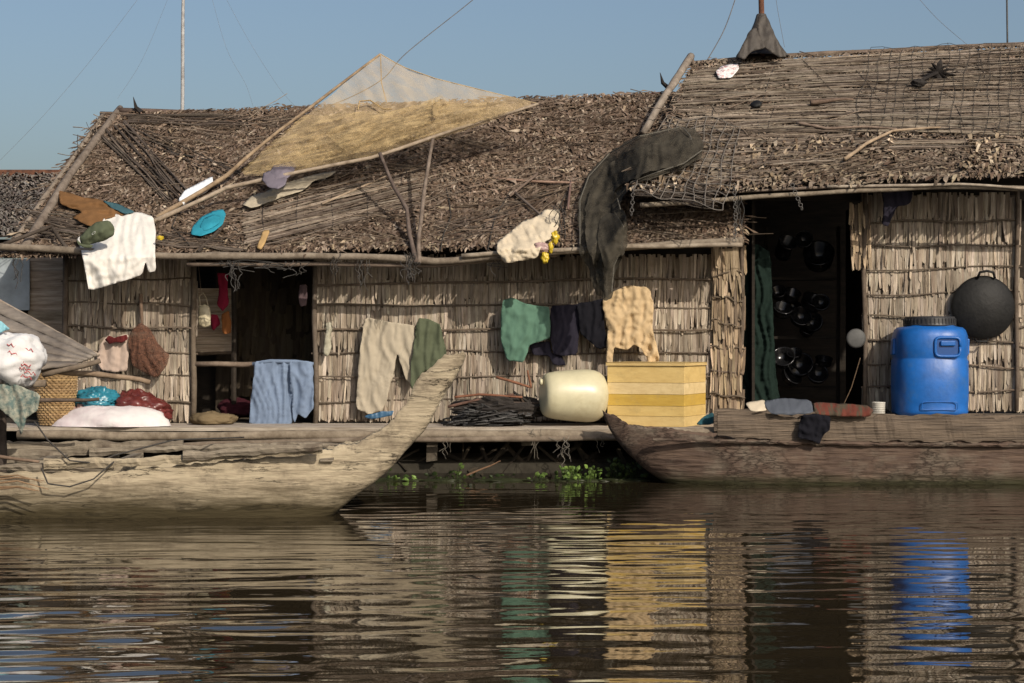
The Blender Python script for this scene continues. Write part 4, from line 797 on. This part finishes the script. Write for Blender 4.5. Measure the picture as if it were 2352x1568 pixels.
plank('strake',[(1648,945,1000),(1700,950,1006),(1900,955,1012),(2150,957,1014),(2520,958,1016)],.04,0,YR-.345,m_plank,BRt,jag=6,n=90)
plank('strake',[(1640,938,990),(2000,950,1000),(2520,955,1000)],.04,0,YR+.29,m_plank,BRt,jag=4,n=60)
plank('strake',[(1500,1006,1013),(1700,1010,1018),(2000,1016,1024),(2520,1018,1027)],.03,0,YR-.362,m_boatR,BRt,jag=2.5,n=80)
for u in (1700,1960,2230):
    mb=MB(); a=P(u,962,YR); mb.box((a.x,YR,a.z),(.1,.62,.03)); mk(mb,'thwart',m_plank,BRt)
yb=YR-.40
def over(u,v,o=0): return P(u,v,(yb if v>948 else yb+(948-v)*.006)-o)
garment('cloth',[(1712,924),(1755,918),(1762,940),(1740,946),(1722,942)],over,c_cream,'cream cloth on boat edge','cloth',fold=.012,fs=(.05,.05))
garment('cloth',[(1752,920),(1800,914),(1862,918),(1868,948),(1810,954),(1768,950)],over,cloth('grey_denim',(.085,.095,.115)),'grey denim cloth laid over boat edge','cloth',fold=.015,fs=(.05,.03))
garment('cloth',[(1868,922),(1920,926),(1990,930),(2006,940),(2000,956),(1950,956),(1905,955),(1872,950)],over,M('red_brown_stripe',(.11,.03,.02),(.06,.048,.032),sc=5,st=(3,1,.3),rough=.95,p=(.45,.55)),'red and brown cloth laid over boat edge','cloth',fold=.018,fs=(.05,.03))
garment('shirt',[(1842,952),(1875,950),(1908,955),(1906,985),(1890,1000),(1882,1020),(1862,1010),(1832,1006),(1834,980)],flat(yb-.02),c_blk,'black shirt hanging over boat side','shirt',fold=.025,fs=(.05,.03))
garment('cloth',[(1598,975),(1612,958),(1638,945),(1645,972),(1620,976)],flat(-.95),cloth('dark_teal',(.03,.09,.11)),'dull teal cloth beside yellow box','cloth',fold=.02)
mb=MB(); p=P(2018,952,-.55); mb.lathe([(.001,0),(.062,0),(.068,.13),(.072,.135),(.06,.135),(.055,.02),(.001,.02)],(p.x,-.55,.62),n=24); 
for k in range(5): mb.ring((p.x,-.55,.62+.025+k*.022),.065,.003,(0,0,1),n=24,k=4)
mk(mb,'plastic_cup',plastic('white_plastic',(.65,.63,.57)),smooth=True,label='small white ribbed plastic cup by doorway',cat='cup')
def pot(u,v,Y,r,hgt,label):
    ax=(U(-.3,.3),-U(.2,1.2),U(.2,.9)); mb=MB(); mb.lathe([(.001,0),(r*.6,0),(r*.9,hgt*.15),(r,hgt*.5),(r*.98,hgt),(r*1.08,hgt+.006),(r*1.08,hgt+.012),(r*.94,hgt+.01),(r*.9,hgt*.2),(.001,hgt*.12)],P(u,v,Y),ax,28); mk(mb,'cooking_pot',m_pot,smooth=True,label=label,cat='pot',group='cooking pots in the doorway')
for u,v,r,hg in ((1845,555,.09,.12),(1795,590,.10,.24),(1880,605,.16,.18),(1815,690,.09,.1),(1860,705,.12,.1),(1795,722,.10,.09),(1835,735,.11,.1),(1872,745,.10,.1),(1820,715,.08,.08),(1850,765,.08,.07),(1800,830,.12,.09),(1840,845,.13,.1),(1810,870,.11,.08),(1875,865,.11,.08),(1890,840,.09,.08),(1825,820,.08,.06),(1790,680,.08,.08),(1885,700,.09,.08)):
    pot(u,v,.95+U(-.1,.1),r,hg,'dark shiny metal pot on dim kitchen rack')
RK=E('kitchen_rack',P(1840,900,1.15),'dark wooden shelf rack holding pots inside doorway','rack')
for v in (640,775,890):
    mb=MB(); a=P(1840,v,1.15); mb.box((a.x,1.15,a.z),(.75,.3,.03),c=(.03,.025,.02)); mk(mb,'shelf',m_wood,RK)
for u in (1760,1925):
    mb=MB(); a=P(u,520,1.2); mb.stick(a,(a.x,1.2,.63),.022,c=(.03,.025,.02)); mk(mb,'rack_post',m_woodv,RK)
mb=MB(); mb.lathe([(.10,0),(.102,.006),(.08,.014),(.001,.018)],P(1966,777,-.08),(0,-1,0),30); mk(mb,'pot_lid',M('dull_aluminium',(.10,.10,.098),rough=.6,metal=.1),smooth=True,label='round dull aluminium lid hung by doorway',cat='lid')
# ---------------------------------------------------------------- canopy + rack at far boat end
CN=E('boat_canopy',P(40,1050,-4.2),'slanted plank canopy on wooden frame over boat','canopy')
def cm(u,v,o=0): return P(u,v,-4.9+(850-v)*.006-o)
m_can=M('canopy_board',(.25,.215,.18),(.11,.095,.082),sc=3,st=(1,1,5),rough=.85,bump=.7,patch=(3,(.12,.10,.085),.5,.7))
nb_=5
for k in range(nb_):
    f0=k/nb_;f1=(k+1)/nb_-.02
    top=[(-150,606),(-20,680),(110,752),(226,815)]
    def bp_(i,f):
        x,y=top[i]; bx,by_=[(-150,862),(-20,856),(90,850),(170,838)][i]; return (x+(bx-x)*f,y+(by_-y)*f)
    pl=[bp_(i,f0) for i in range(4)]+[bp_(i,f1) for i in (3,2,1,0)]
    garment('canopy_plank',pl,cm,m_can,parent=CN,step=10,fold=.012,bulge=0,th=.02)
pole('canopy_pole',[P(-150,606,-3.6),P(-20,680,-3.9),P(110,752,-4.3),P(226,815,-4.7)],.016,.014,(.34,.28,.22),CN)
pole('canopy_pole',[P(100,862,-4.85),P(230,828,-4.85)],.022,.02,(.2,.16,.12),CN)
pole('canopy_pole',[P(90,850,-4.8),P(205,855,-4.75),P(345,878,-4.7)],.026,.02,(.26,.19,.13),CN)
pole('canopy_pole',[P(6,850,-4.7),P(4,1000,-4.7),P(2,1220,-4.7)],.035,.04,(.07,.055,.045),CN)
pole('canopy_pole',[P(-100,915,-4.8),P(90,918,-4.85),P(228,916,-4.9)],.024,.012,(.12,.09,.07),CN)
pole('canopy_pole',[P(-150,895,-4.9),P(105,880,-4.9)],.03,.03,(.2,.16,.12),CN)
SK=E('rice_sack',P(30,890,-5.0),'full white woven sack with red print on rack','sack')
mb=MB(); mb.blob(P(26,824,-5.0),(.28,.24,.215),.3,31,n=60,m=40,fine=.05); mk(mb,'sack_body',m_sackR,SK,smooth=True)
for k in range(9):
    u0=U(10,62);v0=790+k*9; mb=MB(); mb.tube([P(u0+dx,v0+4*math.sin(dx*.5+k)+dx*.25,-5.235+.0012*abs(u0+dx-26)) for dx in range(0,26,5)],.0045,4); 
    mk(mb,'print_mark',m_print,SK)
mb=MB(); mb.blob(P(-60,850,-5.0),(.25,.2,.2),.3,33,n=40,m=30,fine=.06); mk(mb,'rice_sack',m_sackR,smooth=True,label='full white woven sack on wooden rack',cat='sack')
garment('cloth',[(-60,885),(30,880),(92,905),(88,940),(60,960),(50,1000),(36,970),(-10,930),(-60,930)],flat(-5.12),M('patterned_grey_cotton',(.27,.27,.22),(.09,.13,.12),sc=18,rough=.9,p=(.42,.58)),'grey patterned cloth hanging under sack','cloth',fold=.03)
garment('cloth',[(-60,735),(0,735),(25,755),(-10,768),(-60,770)],flat(-5.1),cloth('pale_cyan',(.25,.5,.58)),'pale cyan cloth over the sack','cloth',fold=.03)
pole('mooring_rope',[P(78,968,-5.1),P(110,1010,-5.2),P(160,1058,-5.25),P(220,1064,-5.2),P(262,1045,-5.15),P(400,1010,-4.9),P(560,1004,-4.2)],.006,.006,(.06,.055,.05),mat=m_rope,label='dark mooring rope slung over boat',cat='rope')
pole('mooring_rope',[P(95,1075,-5.28),P(110,1110,-5.3),P(160,1118,-5.3),P(215,1100,-5.3),P(262,1060,-5.24)],.006,.006,(.06,.055,.05),mat=m_rope,label='dark rope loop hanging on hull',cat='rope')
for i in range(5):
    v=1098+i*7; pole('driftwood_branch',[P(-40,v,-5.4),P(40,v-6+U(-4,4),-5.42),P(U(80,118),v+4+U(-6,8),-5.45)],.010,.003,jc((.3,.2,.12)),label='bare orange-brown twig beside boat',cat='twig',group='twigs beside the boat')
pole('driftwood_branch',[P(-30,1045,-5.4),P(90,1060,-5.4)],.016,.01,(.2,.14,.1),label='dark twig beside boat',cat='twig',group='twigs beside the boat')
# ---------------------------------------------------------------- water plants
m_leaf=M('plant_leaf',(1,1,1),(.6,.6,.6),sc=10,rough=.5,vcol=True,bump=.2,spec=.3)
def plant(u,v,n,spread,hgt,label,br=1,Lr=(.03,.07)):
    d=FL*CZ/(v-784); Yp=d-D; mb=MB(); base=P(u,v,Yp)
    mb.blob((base.x,min(Yp,-1.15),.0),(spread*.9,.1,.02),.5,u,n=24,m=8,c=(.03,.035,.015),fine=.2)
    for i in range(n):
        bx=base.x+max(-1,min(1,random.gauss(0,.5)))*spread*.9; byy=min(Yp+random.gauss(0,.05),-1.1); a=U(0,6.28); h=U(.15,1)*hgt; lean=U(.02,.07)
        tip=Vector((bx+math.cos(a)*lean,byy+math.sin(a)*lean,h)); cc=jc((.12*br,.19*br,.04*br),.5)
        mb.tube([(bx,byy,-.01),Vector((bx,byy,h*.5)),tip],[.004,.0035,.002],4,tuple(x*.5 for x in cc))
        L=U(*Lr);w=L*.38; dr=Vector((math.cos(a),math.sin(a)*.6-.2,U(-.3,.9))).normalized(); sd=dr.cross(Vector((U(-.7,.7),-1,U(0,.8)))).normalized()
        up=Vector((0,-.01,0))
        mb.add([tip,tip+dr*L*.35+sd*w,tip+dr*L*.4+up,tip+dr*L*.35-sd*w,tip+dr*L*.75+sd*w*.7,tip+dr*L*.8+up,tip+dr*L*.75-sd*w*.7,tip+dr*L*1.1],[(0,1,2),(0,2,3),(1,4,5,2),(2,5,6,3),(4,7,5),(5,7,6)],cc)
    mk(mb,'water_plant',m_leaf,label=label,cat='water plant',group='floating water plants')
PLB='low green floating water plants at deck edge'
for a in ((1335,1104,45,.20,.13,1.0),(1295,1102,12,.12,.06,1.0),(1440,1098,30,.2,.2,.3),(1400,1100,12,.2,.12,.35),(930,1104,8,.2,.02,.9,(.05,.09)),(1055,1098,7,.05,.15,.6),(900,1092,8,.2,.10,.25),(1240,1098,7,.08,.07,.8),(1020,1096,8,.2,.1,.2),(1150,1096,8,.3,.06,.2)):
    plant(a[0],a[1],a[2],a[3],a[4],PLB,a[5],*(a[6:] or ()))
pole('driftwood_branch',[P(1070,1092,-1.25),P(1125,1070,-1.2),P(1150,1058,-1.2)],.010,.005,(.2,.12,.07),label='broken stick lying in water weeds',cat='stick')
# ---------------------------------------------------------------- light, world, camera
sd=Vector((.50,-.85,.60)).normalized(); el=math.asin(sd.z)
Ld=bpy.data.lights.new('sun','SUN'); Ld.energy=4.1; Ld.angle=math.radians(.5); Ld.color=(1,.90,.76); Lo=bpy.data.objects.new('sun',Ld); Lo.rotation_euler=sd.to_track_quat('Z','Y').to_euler(); Lo.location=(8,-14,12); col.objects.link(Lo)
w=bpy.data.worlds.new('World'); scene.world=w; w.use_nodes=True; nt=w.node_tree; bg=nt.nodes['Background']
sk=nt.nodes.new('ShaderNodeTexSky'); sk.sky_type='NISHITA'; sk.sun_disc=False; sk.sun_elevation=el; sk.sun_rotation=math.atan2(sd.x,sd.y); sk.air_density=1.0; sk.dust_density=3.5; sk.ozone_density=2.0
nt.links.new(sk.outputs[0],bg.inputs[0]); bg.inputs[1].default_value=.105
cd=bpy.data.cameras.new('camera'); cd.lens=36*FL/2352; cd.sensor_width=36; cd.clip_end=6000; cd.clip_start=.1
co=bpy.data.objects.new('camera',cd); co.location=(0,-D,CZ); co.rotation_euler=(math.pi/2,0,0); col.objects.link(co); scene.camera=co
scene.view_settings.view_transform='Standard'; scene.view_settings.look='None'; scene.view_settings.exposure=0
